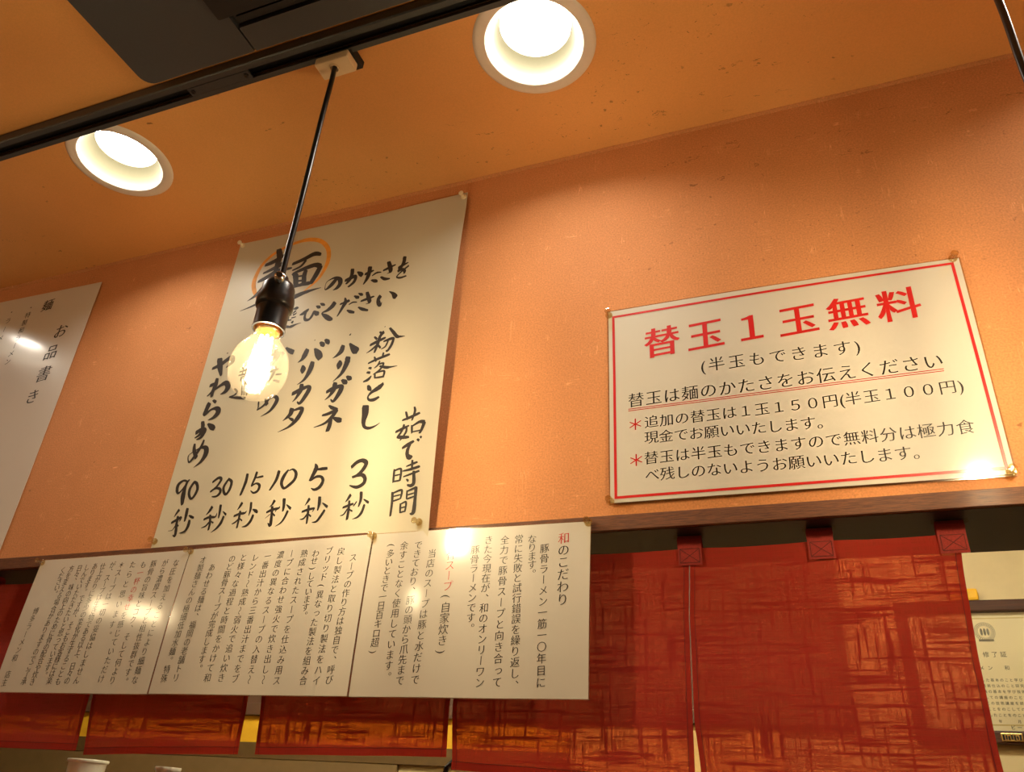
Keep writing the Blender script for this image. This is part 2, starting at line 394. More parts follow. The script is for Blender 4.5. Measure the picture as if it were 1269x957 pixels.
def plaster(name, c1, c2, rough=.75, specks=.5, fibres=.6, bump=.35, smooth=False, stain=None):
    m, nt, p = mat(name); L = nt.links.new
    tc = N(nt, 'ShaderNodeTexCoord'); v = tc.outputs['Object']
    big = N(nt, 'ShaderNodeTexNoise', i_Scale=5.0, i_Detail=5.0, i_Roughness=.6); L(v, big.inputs['Vector'])
    fine = N(nt, 'ShaderNodeTexNoise', i_Scale=420.0, i_Detail=3.0); L(v, fine.inputs['Vector'])
    r1 = N(nt, 'ShaderNodeValToRGB'); r1.color_ramp.elements[0].position = .35; r1.color_ramp.elements[1].position = .65
    r1.color_ramp.elements[0].color = (*c1, 1); r1.color_ramp.elements[1].color = (*c2, 1); L(big.outputs['Fac'], r1.inputs[0])
    # fine grain
    r2 = N(nt, 'ShaderNodeMapRange'); r2.inputs[1].default_value = .3; r2.inputs[2].default_value = .7
    r2.inputs[3].default_value = .82 if not smooth else .95; r2.inputs[4].default_value = 1.12 if not smooth else 1.04; L(fine.outputs['Fac'], r2.inputs[0])
    g = N(nt, 'ShaderNodeVectorMath', operation='SCALE'); L(r1.outputs[0], g.inputs[0]); L(r2.outputs[0], g.inputs['Scale'])
    # pale fibres: thin ridges of a stretched, warped noise
    out = g.outputs[0]
    for k, (rot, st) in enumerate((((.0, .5, .0), (14, 1, 1)), ((.0, -.7, .0), (1, 1, 14)))):
        mp = N(nt, 'ShaderNodeMapping'); mp.inputs['Rotation'].default_value = rot; mp.inputs['Scale'].default_value = tuple(9.0*s for s in st)
        mp.inputs['Location'].default_value = (k*3.3, 0, k*1.7)
        wn = N(nt, 'ShaderNodeTexNoise', i_Scale=1.0, i_Detail=2.0, i_Distortion=1.2); L(v, mp.inputs['Vector']); L(mp.outputs[0], wn.inputs['Vector'])
        sub = N(nt, 'ShaderNodeMath', operation='SUBTRACT'); sub.inputs[1].default_value = .5; L(wn.outputs['Fac'], sub.inputs[0])
        ab = N(nt, 'ShaderNodeMath', operation='ABSOLUTE'); L(sub.outputs[0], ab.inputs[0])
        mr = N(nt, 'ShaderNodeMapRange'); mr.inputs[1].default_value = .0; mr.inputs[2].default_value = .012; mr.inputs[3].default_value = 1; mr.inputs[4].default_value = 0; L(ab.outputs[0], mr.inputs[0])
        msk = N(nt, 'ShaderNodeTexNoise', i_Scale=30.0+k*7, i_Detail=1.0); L(v, msk.inputs['Vector'])
        mm = N(nt, 'ShaderNodeMapRange'); mm.inputs[1].default_value = .6; mm.inputs[2].default_value = .68; L(msk.outputs['Fac'], mm.inputs[0])
        mu = N(nt, 'ShaderNodeMath', operation='MULTIPLY'); L(mr.outputs[0], mu.inputs[0]); L(mm.outputs[0], mu.inputs[1])
        m2 = N(nt, 'ShaderNodeMath', operation='MULTIPLY'); m2.inputs[1].default_value = fibres; L(mu.outputs[0], m2.inputs[0])
        mx = N(nt, 'ShaderNodeMixRGB'); L(m2.outputs[0], mx.inputs[0]); L(out, mx.inputs[1]); mx.inputs[2].default_value = (min(1, c2[0]*1.5), c2[1]*1.8, c2[2]*2.2, 1); out = mx.outputs[0]
    # dark specks of two sizes, in patches
    for sc, th, lo in ((60., .13, .52), (150., .16, .5), (24., .05, .55)):
        mp = N(nt, 'ShaderNodeMapping'); mp.inputs['Scale'].default_value = (.55, 1, 1); L(v, mp.inputs['Vector'])
        nz = N(nt, 'ShaderNodeTexNoise', i_Scale=sc*1.5, i_Detail=2.0); L(v, nz.inputs['Vector'])
        ad = N(nt, 'ShaderNodeMixRGB'); ad.inputs[0].default_value = .012; L(mp.outputs[0], ad.inputs[1]); L(nz.outputs['Color'], ad.inputs[2])
        vo = N(nt, 'ShaderNodeTexVoronoi', i_Scale=sc); L(ad.outputs[0], vo.inputs['Vector'])
        mr = N(nt, 'ShaderNodeMapRange'); mr.inputs[1].default_value = th*.6; mr.inputs[2].default_value = th; mr.inputs[3].default_value = 1; mr.inputs[4].default_value = 0; L(vo.outputs['Distance'], mr.inputs[0])
        msk = N(nt, 'ShaderNodeTexNoise', i_Scale=4.0, i_Detail=3.0); 
        mp2 = N(nt, 'ShaderNodeMapping'); mp2.inputs['Location'].default_value = (sc, 2, 1); L(v, mp2.inputs['Vector']); L(mp2.outputs[0], msk.inputs['Vector'])
        mm = N(nt, 'ShaderNodeMapRange'); mm.inputs[1].default_value = lo; mm.inputs[2].default_value = lo+.1; L(msk.outputs['Fac'], mm.inputs[0])
        rnd = N(nt, 'ShaderNodeMath', operation='GREATER_THAN'); rnd.inputs[1].default_value = .62
        sx = N(nt, 'ShaderNodeSeparateColor'); L(vo.outputs['Color'], sx.inputs[0]); L(sx.outputs[0], rnd.inputs[0])
        mu = N(nt, 'ShaderNodeMath', operation='MULTIPLY'); L(mr.outputs[0], mu.inputs[0]); L(mm.outputs[0], mu.inputs[1])
        mu2 = N(nt, 'ShaderNodeMath', operation='MULTIPLY'); L(mu.outputs[0], mu2.inputs[0]); L(rnd.outputs[0], mu2.inputs[1])
        m3 = N(nt, 'ShaderNodeMath', operation='MULTIPLY'); m3.inputs[1].default_value = specks; L(mu2.outputs[0], m3.inputs[0])
        mx = N(nt, 'ShaderNodeMixRGB'); L(m3.outputs[0], mx.inputs[0]); L(out, mx.inputs[1]); mx.inputs[2].default_value = (c1[0]*.25, c1[1]*.22, c1[2]*.2, 1); out = mx.outputs[0]
    if stain:
        (x0, x1), (ax, lo_, hi_) = stain
        sp = N(nt, 'ShaderNodeSeparateXYZ'); L(v, sp.inputs[0])
        def band(sock, a, b, c, d):
            r_ = N(nt, 'ShaderNodeMapRange', interpolation_type='SMOOTHSTEP'); r_.inputs[1].default_value = a; r_.inputs[2].default_value = b; L(sock, r_.inputs[0])
            q_ = N(nt, 'ShaderNodeMapRange', interpolation_type='SMOOTHSTEP'); q_.inputs[1].default_value = c; q_.inputs[2].default_value = d; q_.inputs[3].default_value = 1; q_.inputs[4].default_value = 0; L(sock, q_.inputs[0])
            m_ = N(nt, 'ShaderNodeMath', operation='MULTIPLY'); L(r_.outputs[0], m_.inputs[0]); L(q_.outputs[0], m_.inputs[1]); return m_.outputs[0]
        e = .08*(x1-x0); e2 = .3*(hi_-lo_)
        zone = N(nt, 'ShaderNodeMath', operation='MULTIPLY'); L(band(sp.outputs[0], x0-e, x0+e, x1-e, x1+e), zone.inputs[0]); L(band(sp.outputs[ax], lo_-e2*.3, lo_+e2, hi_-e2, hi_+e2*.3), zone.inputs[1])
        # mould dots
        nz = N(nt, 'ShaderNodeTexNoise', i_Scale=300.0, i_Detail=3.0); L(v, nz.inputs['Vector'])
        ad = N(nt, 'ShaderNodeMixRGB'); ad.inputs[0].default_value = .006; L(v, ad.inputs[1]); L(nz.outputs['Color'], ad.inputs[2])
        vo = N(nt, 'ShaderNodeTexVoronoi', i_Scale=70.0); L(ad.outputs[0], vo.inputs['Vector'])
        sx = N(nt, 'ShaderNodeSeparateColor'); L(vo.outputs['Color'], sx.inputs[0])
        rad = N(nt, 'ShaderNodeMath', operation='MULTIPLY'); rad.inputs[1].default_value = .20; L(sx.outputs[1], rad.inputs[0])
        lt = N(nt, 'ShaderNodeMath', operation='LESS_THAN'); L(vo.outputs['Distance'], lt.inputs[0]); L(rad.outputs[0], lt.inputs[1])
        gt = N(nt, 'ShaderNodeMath', operation='GREATER_THAN'); gt.inputs[1].default_value = .6; L(sx.outputs[0], gt.inputs[0])
        d1 = N(nt, 'ShaderNodeMath', operation='MULTIPLY'); L(lt.outputs[0], d1.inputs[0]); L(gt.outputs[0], d1.inputs[1])
        # broken cracks running along the joint
        mp = N(nt, 'ShaderNodeMapping'); mp.inputs['Scale'].default_value = (7, 22, 22); L(v, mp.inputs['Vector'])
        cn = N(nt, 'ShaderNodeTexNoise', i_Scale=1.0, i_Detail=6.0, i_Roughness=.55); L(mp.outputs[0], cn.inputs['Vector'])
        cs = N(nt, 'ShaderNodeMath', operation='SUBTRACT'); cs.inputs[1].default_value = .53; L(cn.outputs['Fac'], cs.inputs[0])
        ca = N(nt, 'ShaderNodeMath', operation='ABSOLUTE'); L(cs.outputs[0], ca.inputs[0])
        cl = N(nt, 'ShaderNodeMath', operation='LESS_THAN'); cl.inputs[1].default_value = .0035; L(ca.outputs[0], cl.inputs[0])
        cm = N(nt, 'ShaderNodeTexNoise', i_Scale=38.0, i_Detail=2.0); L(v, cm.inputs['Vector'])
        cg = N(nt, 'ShaderNodeMath', operation='GREATER_THAN'); cg.inputs[1].default_value = .60; L(cm.outputs['Fac'], cg.inputs[0])
        c2_ = N(nt, 'ShaderNodeMath', operation='MULTIPLY'); L(cl.outputs[0], c2_.inputs[0]); L(cg.outputs[0], c2_.inputs[1])
        mxx = N(nt, 'ShaderNodeMath', operation='MAXIMUM'); L(d1.outputs[0], mxx.inputs[0]); L(c2_.outputs[0], mxx.inputs[1])
        fz = N(nt, 'ShaderNodeMath', operation='MULTIPLY'); L(mxx.outputs[0], fz.inputs[0]); L(zone.outputs[0], fz.inputs[1])
        f8 = N(nt, 'ShaderNodeMath', operation='MULTIPLY'); f8.inputs[1].default_value = .5; L(fz.outputs[0], f8.inputs[0])
        mx = N(nt, 'ShaderNodeMixRGB'); L(f8.outputs[0], mx.inputs[0]); L(out, mx.inputs[1]); mx.inputs[2].default_value = (c1[0]*.16, c1[1]*.12, c1[2]*.1, 1); out = mx.outputs[0]
    L(out, p.inputs['Base Color']); p.inputs['Roughness'].default_value = rough; p.inputs['Specular IOR Level'].default_value = .3
    bp = N(nt, 'ShaderNodeBump', i_Strength=bump, i_Distance=.0006); L(fine.outputs['Fac'], bp.inputs['Height']); L(bp.outputs[0], p.inputs['Normal'])
    return m
def wood(name, c1, c2, rough=.35, coat=.3, sx=2.0, sz=90.0):
    m, nt, p = mat(name); L = nt.links.new
    tc = N(nt, 'ShaderNodeTexCoord'); mp = N(nt, 'ShaderNodeMapping'); mp.inputs['Scale'].default_value = (sx, sz, sz); L(tc.outputs['Object'], mp.inputs['Vector'])
    no = N(nt, 'ShaderNodeTexNoise', i_Scale=4.0, i_Detail=6.0, i_Roughness=.65, i_Distortion=.6); L(mp.outputs[0], no.inputs['Vector'])
    r = N(nt, 'ShaderNodeValToRGB'); r.color_ramp.elements[0].position = .32; r.color_ramp.elements[1].position = .68
    r.color_ramp.elements[0].color = (*c1, 1); r.color_ramp.elements[1].color = (*c2, 1); L(no.outputs['Fac'], r.inputs[0]); L(r.outputs[0], p.inputs['Base Color'])
    p.inputs['Roughness'].default_value = rough; p.inputs['Coat Weight'].default_value = coat; p.inputs['Coat Roughness'].default_value = .2
    bp = N(nt, 'ShaderNodeBump', i_Strength=.6, i_Distance=.0008); L(no.outputs['Fac'], bp.inputs['Height']); L(bp.outputs[0], p.inputs['Normal'])
    return m
def fabric(name):
    m, nt, p = mat(name); L = nt.links.new
    tc = N(nt, 'ShaderNodeTexCoord'); v = tc.outputs['Object']
    def streak(scale, loc, det=3.0):
        mp = N(nt, 'ShaderNodeMapping'); mp.inputs['Scale'].default_value = scale; mp.inputs['Location'].default_value = loc; L(v, mp.inputs['Vector'])
        n = N(nt, 'ShaderNodeTexNoise', i_Scale=1.0, i_Detail=det, i_Roughness=.6); L(mp.outputs[0], n.inputs['Vector']); return n.outputs['Fac']
    hz = streak((22, 1, 560), (0, 0, 0), 2.0); vt = streak((560, 1, 22), (5, 0, 3), 2.0); hz2 = streak((11, 1, 210), (2, 0, 9), 2.0); vt2 = streak((210, 1, 13), (7, 0, 1), 2.0)
    def rng(s, a, b, c=0., d=1.):
        r = N(nt, 'ShaderNodeMapRange'); r.inputs[1].default_value = a; r.inputs[2].default_value = b; r.inputs[3].default_value = c; r.inputs[4].default_value = d; L(s, r.inputs[0]); return r.outputs[0]
    def ma(op, a, b):
        q = N(nt, 'ShaderNodeMath', operation=op)
        for i, s in enumerate((a, b)):
            if isinstance(s, (int, float)): q.inputs[i].default_value = s
            else: L(s, q.inputs[i])
        return q.outputs[0]
    thick = ma('MAXIMUM', ma('MULTIPLY', ma('MAXIMUM', rng(hz, .46, .60), rng(vt, .48, .62)), .8), ma('MAXIMUM', rng(hz2, .50, .60), rng(vt2, .53, .62)))
    col = N(nt, 'ShaderNodeMixRGB'); L(thick, col.inputs[0]); col.inputs[1].default_value = (.47, .045, .024, 1); col.inputs[2].default_value = (.30, .019, .011, 1)
    p.inputs['Roughness'].default_value = .85; p.inputs['Specular IOR Level'].default_value = .15; L(col.outputs[0], p.inputs['Base Color'])
    p.inputs['Sheen Weight'].default_value = .15
    bp = N(nt, 'ShaderNodeBump', i_Strength=.5, i_Distance=.0005); L(ma('ADD', hz, vt), bp.inputs['Height']); L(bp.outputs[0], p.inputs['Normal'])
    tr = N(nt, 'ShaderNodeBsdfTranslucent'); tr.inputs[0].default_value = (.75, .07, .02, 1)
    m1 = N(nt, 'ShaderNodeMixShader'); m1.inputs[0].default_value = .16; L(p.outputs[0], m1.inputs[1]); L(tr.outputs[0], m1.inputs[2])
    tp = N(nt, 'ShaderNodeBsdfTransparent'); tp.inputs[0].default_value = (1, .40, .20, 1)
    m2 = N(nt, 'ShaderNodeMixShader'); L(ma('MULTIPLY', ma('SUBTRACT', 1.0, thick), .38), m2.inputs[0]); L(m1.outputs[0], m2.inputs[1]); L(tp.outputs[0], m2.inputs[2])
    L(m2.outputs[0], nt.nodes['Material Output'].inputs[0])
    return m
def clear(name, tint=(1, 1, 1), fac=.75, rough=.05, bump=0., glow_haze=0.):
    # thin clear sheet: lets light through and mirrors a little of the room
    m, nt, p = mat(name); L = nt.links.new
    nt.nodes.remove(p)
    g = N(nt, 'ShaderNodeBsdfGlossy'); g.inputs['Roughness'].default_value = rough
    t = N(nt, 'ShaderNodeBsdfTransparent'); t.inputs[0].default_value = (*tint, 1)
    f = N(nt, 'ShaderNodeLayerWeight'); f.inputs[0].default_value = .5
    pw = N(nt, 'ShaderNodeMath', operation='POWER'); pw.inputs[1].default_value = 4.0; L(f.outputs['Facing'], pw.inputs[0])
    md = N(nt, 'ShaderNodeMath', operation='MULTIPLY_ADD'); md.inputs[1].default_value = .45; md.inputs[2].default_value = 1-fac+.03; L(pw.outputs[0], md.inputs[0])
    if bump:
        tc = N(nt, 'ShaderNodeTexCoord'); no = N(nt, 'ShaderNodeTexNoise', i_Scale=160.0, i_Detail=2.0); L(tc.outputs['Object'], no.inputs['Vector'])
        b = N(nt, 'ShaderNodeBump', i_Strength=bump, i_Distance=.002); L(no.outputs['Fac'], b.inputs['Height']); L(b.outputs[0], g.inputs['Normal']); L(b.outputs[0], f.inputs['Normal'])
    mx = N(nt, 'ShaderNodeMixShader'); L(md.outputs[0], mx.inputs[0]); L(t.outputs[0], mx.inputs[1]); L(g.outputs[0], mx.inputs[2])
    if glow_haze:      # pale scattering haze mixed into the glass so the bulb looks aglow
        d1 = N(nt, 'ShaderNodeBsdfTranslucent'); d1.inputs[0].default_value = (.95, .88, .72, 1)
        d2 = N(nt, 'ShaderNodeBsdfDiffuse'); d2.inputs[0].default_value = (.9, .85, .75, 1)
        dm = N(nt, 'ShaderNodeMixShader'); dm.inputs[0].default_value = .4; L(d1.outputs[0], dm.inputs[1]); L(d2.outputs[0], dm.inputs[2])
        tc2 = N(nt, 'ShaderNodeTexCoord'); n2 = N(nt, 'ShaderNodeTexNoise', i_Scale=120.0, i_Detail=4.0); L(tc2.outputs['Object'], n2.inputs['Vector'])
        r2 = N(nt, 'ShaderNodeMapRange'); r2.inputs[1].default_value = .35; r2.inputs[2].default_value = .7; r2.inputs[3].default_value = glow_haze*.6; r2.inputs[4].default_value = glow_haze*1.6; L(n2.outputs['Fac'], r2.inputs[0])
        m3 = N(nt, 'ShaderNodeMixShader'); L(r2.outputs[0], m3.inputs[0]); L(mx.outputs[0], m3.inputs[1]); L(dm.outputs[0], m3.inputs[2]); mx = m3
    L(mx.outputs[0], nt.nodes['Material Output'].inputs[0])
    return m
def glow(name, c, s):
    m, nt, p = mat(name); nt.nodes.remove(p)
    e = N(nt, 'ShaderNodeEmission'); e.inputs[0].default_value = (*c, 1); e.inputs[1].default_value = s
    nt.links.new(e.outputs[0], nt.nodes['Material Output'].inputs[0]); return m

M = {}
M['wall'] = plaster('salmon_plaster', (.60, .250, .095), (.67, .285, .115), specks=.65, stain=((-.2, .42), (2, 2.20, 2.368)))
M['ceil'] = plaster('orange_ceiling_paint', (.80, .395, .125), (.84, .42, .14), rough=.6, specks=.8, fibres=0., bump=.12, smooth=True, stain=((-.62, .05), (1, -.135, -.012)))
M['room'] = plaster('room_plaster', (.74, .56, .38), (.78, .60, .42))
M['beam'] = wood('brown_stained_wood', (.055, .015, .004), (.20, .066, .018), rough=.6, coat=.04, sx=14, sz=260)
M['soffit'] = simple('dark_brown_paint', (.017, .011, .012), .6, grain=.3)
M['floor'] = wood('floor_boards', (.32, .22, .13), (.45, .33, .22), sx=3, sz=12)
M['cream'] = simple('cream_kitchen_wall', (.72, .60, .36), .5, grain=.08, gscale=30)
M['taupe'] = simple('taupe_hood_paint', (.13, .065, .04), .5, grain=.15, gscale=20)
M['yellow'] = simple('yellow_board', (.95, .55, .03), .5, grain=.05)
M['tan'] = simple('tan_board', (.23, .15, .065), .5, grain=.15, gscale=30)
M['brown'] = simple('olive_brown_board', (.15, .09, .03), .5, grain=.2, gscale=40)
M['fabric'] = fabric('red_slub_linen')
M['thread'] = simple('dark_red_thread', (.10, .008, .006), .8, grain=.3, gscale=900)
M['tab'] = simple('red_tab_cloth', (.30, .02, .012), .8, grain=.35, gscale=600)
M['tape'] = clear('clear_tape', (1, .9, .85), .8, .12, .5)
M['poster'] = simple('cream_poster_paper', (.60, .555, .43), .38, spec=.35, grain=.04, gscale=8)
M['menu'] = simple('menu_paper', (.68, .63, .56), .3, coat=.6, spec=.5, grain=.04, gscale=8)
M['lam'] = simple('laminated_paper', (.585, .555, .49), .45, coat=1.0, grain=.03, gscale=8)
for n_ in ('menu', 'lam'):
    M[n_].node_tree.nodes['Principled BSDF'].inputs['Coat Roughness'].default_value = .13
M['film'] = clear('laminating_film', (.95, .93, .88), .8, .1)
M['ink'] = simple('brush_ink', (.022, .016, .013), .55, grain=.5, gscale=60)
M['orange_ink'] = simple('orange_brush_ink', (.85, .36, .05), .6, grain=.3, gscale=80)
M['print'] = simple('black_print', (.02, .018, .016), .4, coat=1.0, grain=.1)
M['redprint'] = simple('red_print', (.58, .010, .010), .4, coat=1.0, grain=.05)
for n_ in ('print', 'redprint'):
    M[n_].node_tree.nodes['Principled BSDF'].inputs['Coat Roughness'].default_value = .13
M['track'] = simple('black_aluminium', (.032, .037, .042), .42, metal=.0, spec=.6, grain=.2)
M['trackdark'] = simple('black_slot', (.006, .006, .007), .6, grain=.1)
M['ac'] = simple('charcoal_plastic', (.062, .067, .076), .5, grain=.12, gscale=500)
M['acdark'] = simple('dark_louvre', (.010, .010, .011), .5, grain=.1)
M['ivory'] = simple('ivory_plastic', (.78, .62, .38), .4, grain=.05)
M['cord'] = simple('black_rubber_cord', (.016, .015, .015), .3, spec=.6, grain=.2)
M['bakelite'] = simple('black_bakelite', (.012, .012, .014), .32, coat=.15, spec=.5, grain=.1)
M['chrome'] = simple('worn_metal_knob', (.62, .58, .5), .22, metal=1.0, grain=.2)
M['brass'] = simple('brass_thread', (.9, .55, .2), .25, metal=1.0, grain=.1)
M['glass'] = clear('clear_bulb_glass', (1, .98, .93), 1.0, .04, .5, glow_haze=.0075)
M['filament'] = glow('led_filament', (1.0, .78, .46), FIL_W)
M['ring'] = simple('white_enamel_ring', (.80, .74, .66), .35, grain=.04)
M['cone'] = simple('pale_reflector_cone', (.085, .078, .048), .45, spec=.2, grain=.03)
M['disc'] = glow('downlight_disc', (1.0, .915, .785), DOWN_W)
M['tube'] = glow('kitchen_tube', (1.0, .88, .62), KIT_W)
M['pin'] = clear('clear_pin_plastic', (.96, .88, .68), .86, .08, .3)
M['pinivory'] = simple('ivory_pin_plastic', (.86, .74, .50), .3, coat=.5, grain=.05)
M['steel'] = simple('pin_steel', (.7, .68, .62), .25, metal=1.0, grain=.1)
M['frame'] = wood('red_brown_frame_wood', (.030, .007, .003), (.095, .025, .009), rough=.6, coat=.1)
M['paper'] = simple('certificate_paper', (.82, .74, .50), .6, grain=.06, gscale=20)
M['band'] = simple('gold_band', (.62, .50, .22), .5, grain=.1)
M['gold'] = simple('gold_plate', (.85, .62, .25), .25, metal=1.0, grain=.3, gscale=300)
M['ceramic'] = simple('white_cup_plastic', (.92, .95, .88), .3, coat=.4, grain=.03)
M['pane'] = clear('frame_glass', (1, 1, 1), .97, .03)
M['black'] = simple('black_handle', (.01, .01, .01), .3, grain=.1)

# ------------------------------------------------------------------ object helpers
def link(o, parent=None):
    COL.objects.link(o)
    if parent: o.parent = parent
    return o
def obj(name, me, m=None, parent=None):
    if isinstance(me, bmesh.types.BMesh):
        b = me; me = D.meshes.new(name); b.to_mesh(me); b.free()
    o = D.objects.new(name, me)
    if m is not None:
        me.materials.clear(); me.materials.append(M[m] if isinstance(m, str) else m)
    return link(o, parent)
def thing(name, label, cat, loc=(0, 0, 0), group=None):
    o = D.objects.new(name, None); o.location = loc; o.empty_display_size = .02
    return tag(link(o), label, cat, group)
def tag(o, label, cat, group=None):
    o['label'] = label; o['category'] = cat
    if group: o['group'] = group
    return o
def struct(name, bm, m):
    o = obj(name, bm, m); o['kind'] = 'structure'; return o
def box(bm, x0, x1, y0, y1, z0, z1, bev=0.):
    r = bmesh.ops.create_cube(bm, size=1)['verts']
    bmesh.ops.scale(bm, vec=(x1-x0, y1-y0, z1-z0), verts=r); bmesh.ops.translate(bm, vec=((x0+x1)/2, (y0+y1)/2, (z0+z1)/2), verts=r)
    if bev:
        es = list({e for v in r for e in v.link_edges}); bmesh.ops.bevel(bm, geom=es, offset=bev, segments=2, affect='EDGES', profile=.6)
    return bm
def bx(*a, bev=0.): return box(bmesh.new(), *a, bev=bev)
def smooth(o, ang=40):
    for p in o.data.polygons: p.use_smooth = True
    o.data.set_sharp_from_angle(angle=math.radians(ang)); return o
def lathe(prof, seg=40, axis='z', cap=False, bm=None, org=(0, 0, 0)):
    bm = bm or bmesh.new(); rings = []
    for r, h in prof:
        ring = []
        for i in range(seg if r > 1e-6 else 1):
            a = 2*math.pi*i/seg; x, y = r*math.cos(a), r*math.sin(a)
            co = {'z': (x, y, h), 'y': (x, h, y), 'x': (h, x, y)}[axis]
            ring.append(bm.verts.new(tuple(c+o_ for c, o_ in zip(co, org))))
        rings.append(ring)
    for A, B in zip(rings, rings[1:]):
        if len(A) == 1 and len(B) == 1: continue
        for i in range(seg):
            j = (i+1) % seg
            if len(A) == 1: f = (A[0], B[j], B[i])
            elif len(B) == 1: f = (A[i], A[j], B[0])
            else: f = (A[i], A[j], B[j], B[i])
            bm.faces.new(f)
    bmesh.ops.recalc_face_normals(bm, faces=bm.faces)
    return bm
def tube(pts, r, seg=12, bm=None):
    bm = bm or bmesh.new(); P = [Vector(p) for p in pts]; rings = []
    for i, p in enumerate(P):
        d = (P[min(i+1, len(P)-1)]-P[max(i-1, 0)]).normalized()
        a = d.orthogonal().normalized() if i == 0 else (pa - d*pa.dot(d)).normalized()
        pa = a; b = d.cross(a)
        rings.append([bm.verts.new(p+(a*math.cos(t)+b*math.sin(t))*r) for t in (2*math.pi*k/seg for k in range(seg))])
    for A, B in zip(rings, rings[1:]):
        for i in range(seg): bm.faces.new((A[i], A[(i+1) % seg], B[(i+1) % seg], B[i]))
    bm.faces.new(rings[0][::-1]); bm.faces.new(rings[-1])
    return bm

# ------------------------------------------------------------------ glyphs (built-in font, reshaped towards brush print)
_gl = {}
def load_glyphs(chars):
    base = []
    for c in sorted(chars):
        cu = D.curves.new('glyph', 'FONT'); cu.body = c; cu.resolution_u = 3; cu.size = 1.0
        o = D.objects.new('glyph', cu); COL.objects.link(o); base.append((c, o, cu))
    dg = bpy.context.evaluated_depsgraph_get()
    for c, o, cu in base:
        me = o.evaluated_get(dg).to_mesh()
        vs = [Vector((v.co.x, v.co.y)) for v in me.vertices]; fs = [tuple(p.vertices) for p in me.polygons]
        # welded outline normals
        key = {}; idx = []
        for v in vs:
            k = (round(v.x, 5), round(v.y, 5)); idx.append(key.setdefault(k, len(key)))
        V = [None]*len(key)
        for v, i in zip(vs, idx): V[i] = v
        F = [tuple(idx[i] for i in f) for f in fs]; cnt = {}
        for f in F:
            for a, b in zip(f, f[1:]+f[:1]):
                cnt[(a, b)] = cnt.get((a, b), 0)+1
        nrm = [Vector((0, 0)) for _ in V]
        for (a, b), n_ in cnt.items():
            if (b, a) not in cnt:
                d = V[b]-V[a]
                if d.length > 0:
                    nn = Vector((d.y, -d.x)).normalized(); nrm[a] += nn; nrm[b] += nn
        nrm = [n_.normalized() if n_.length > 0 else n_ for n_ in nrm]
        # signed area check so that normals point outward
        ar = sum((V[f[0]].x*V[f[1]].y-V[f[1]].x*V[f[0]].y) + (V[f[1]].x*V[f[2]].y-V[f[2]].x*V[f[1]].y) + (V[f[2]].x*V[f[0]].y-V[f[0]].x*V[f[2]].y) for f in F if len(f) >= 3)
        if ar < 0: nrm = [-n_ for n_ in nrm]
        _gl[c] = (V, F, nrm)
        o.evaluated_get(dg).to_mesh_clear()
    for c, o, cu in base:
        D.objects.remove(o); D.curves.remove(cu)
ROT = set('ー〜()'); SMALL = set('っゃゅょャュョ'); PUNCT = set('、。')
def put(bmv, bmf, c, cx, cz, s, surf, vertical=False, bx_=.0, bz_=-.014, shear=.07):
    if c in ' 　' or c not in _gl: return
    V, F, nrm = _gl[c]
    if not V: return
    xs = [v.x for v in V]; mid = .5 if ord(c) > 255 else (min(xs)+max(xs))/2
    b0 = len(bmv)
    for v, n_ in zip(V, nrm):
        x = v.x + n_.x*bx_ - mid; z = v.y + n_.y*bz_ - .38
        if vertical and c in ROT: x, z = z, -x
        else: z += shear*x
        if vertical and c in PUNCT: x += .55; z += .55
        if vertical and c in SMALL: x += .08; z += .06
        X = cx + x*s; Z = cz + z*s
        bmv.append((X, surf(X, Z), Z))
    for f in F: bmf.append(tuple(b0+i for i in f))
def write(lines, surf, vertical, name, parent, want, m, **kw):
    """lines: (text, x0, z0, x1, z1, size, colour code); first and last glyph centres"""
    vs, fs = [], []
    for t, x0, z0, x1, z1, s, col in lines:
        n_ = max(1, len(t)-1)
        for i, c in enumerate(t):
            if col[0] == 'k':
                isred = len(col) > 1 and i < int(col[1:])
            else:
                isred = True
                if len(col) > 1: a, b = col[1:].split('-'); isred = int(a) <= i <= int(b)
            if isred != (want == 'r'): continue
            u = i/n_; k = dict(kw)
            if s > .04: k.update(bx_=.030, bz_=.004)
            put(vs, fs, c, x0+(x1-x0)*u, z0+(z1-z0)*u, s, surf, vertical, **k)
            if s > .0225 and vs:
                me = D.meshes.new('printed_character'); me.from_pydata(vs, [], fs); obj('printed_character', me, m, parent); vs, fs = [], []
        if vs:
            me = D.meshes.new(name); me.from_pydata(vs, [], fs); o = obj(name, me, m, parent); o['kind'] = 'stuff'; vs, fs = [], []
    return None
    me = D.meshes.new(name); me.from_pydata(vs, [], fs)
    return obj(name, me, m, parent)
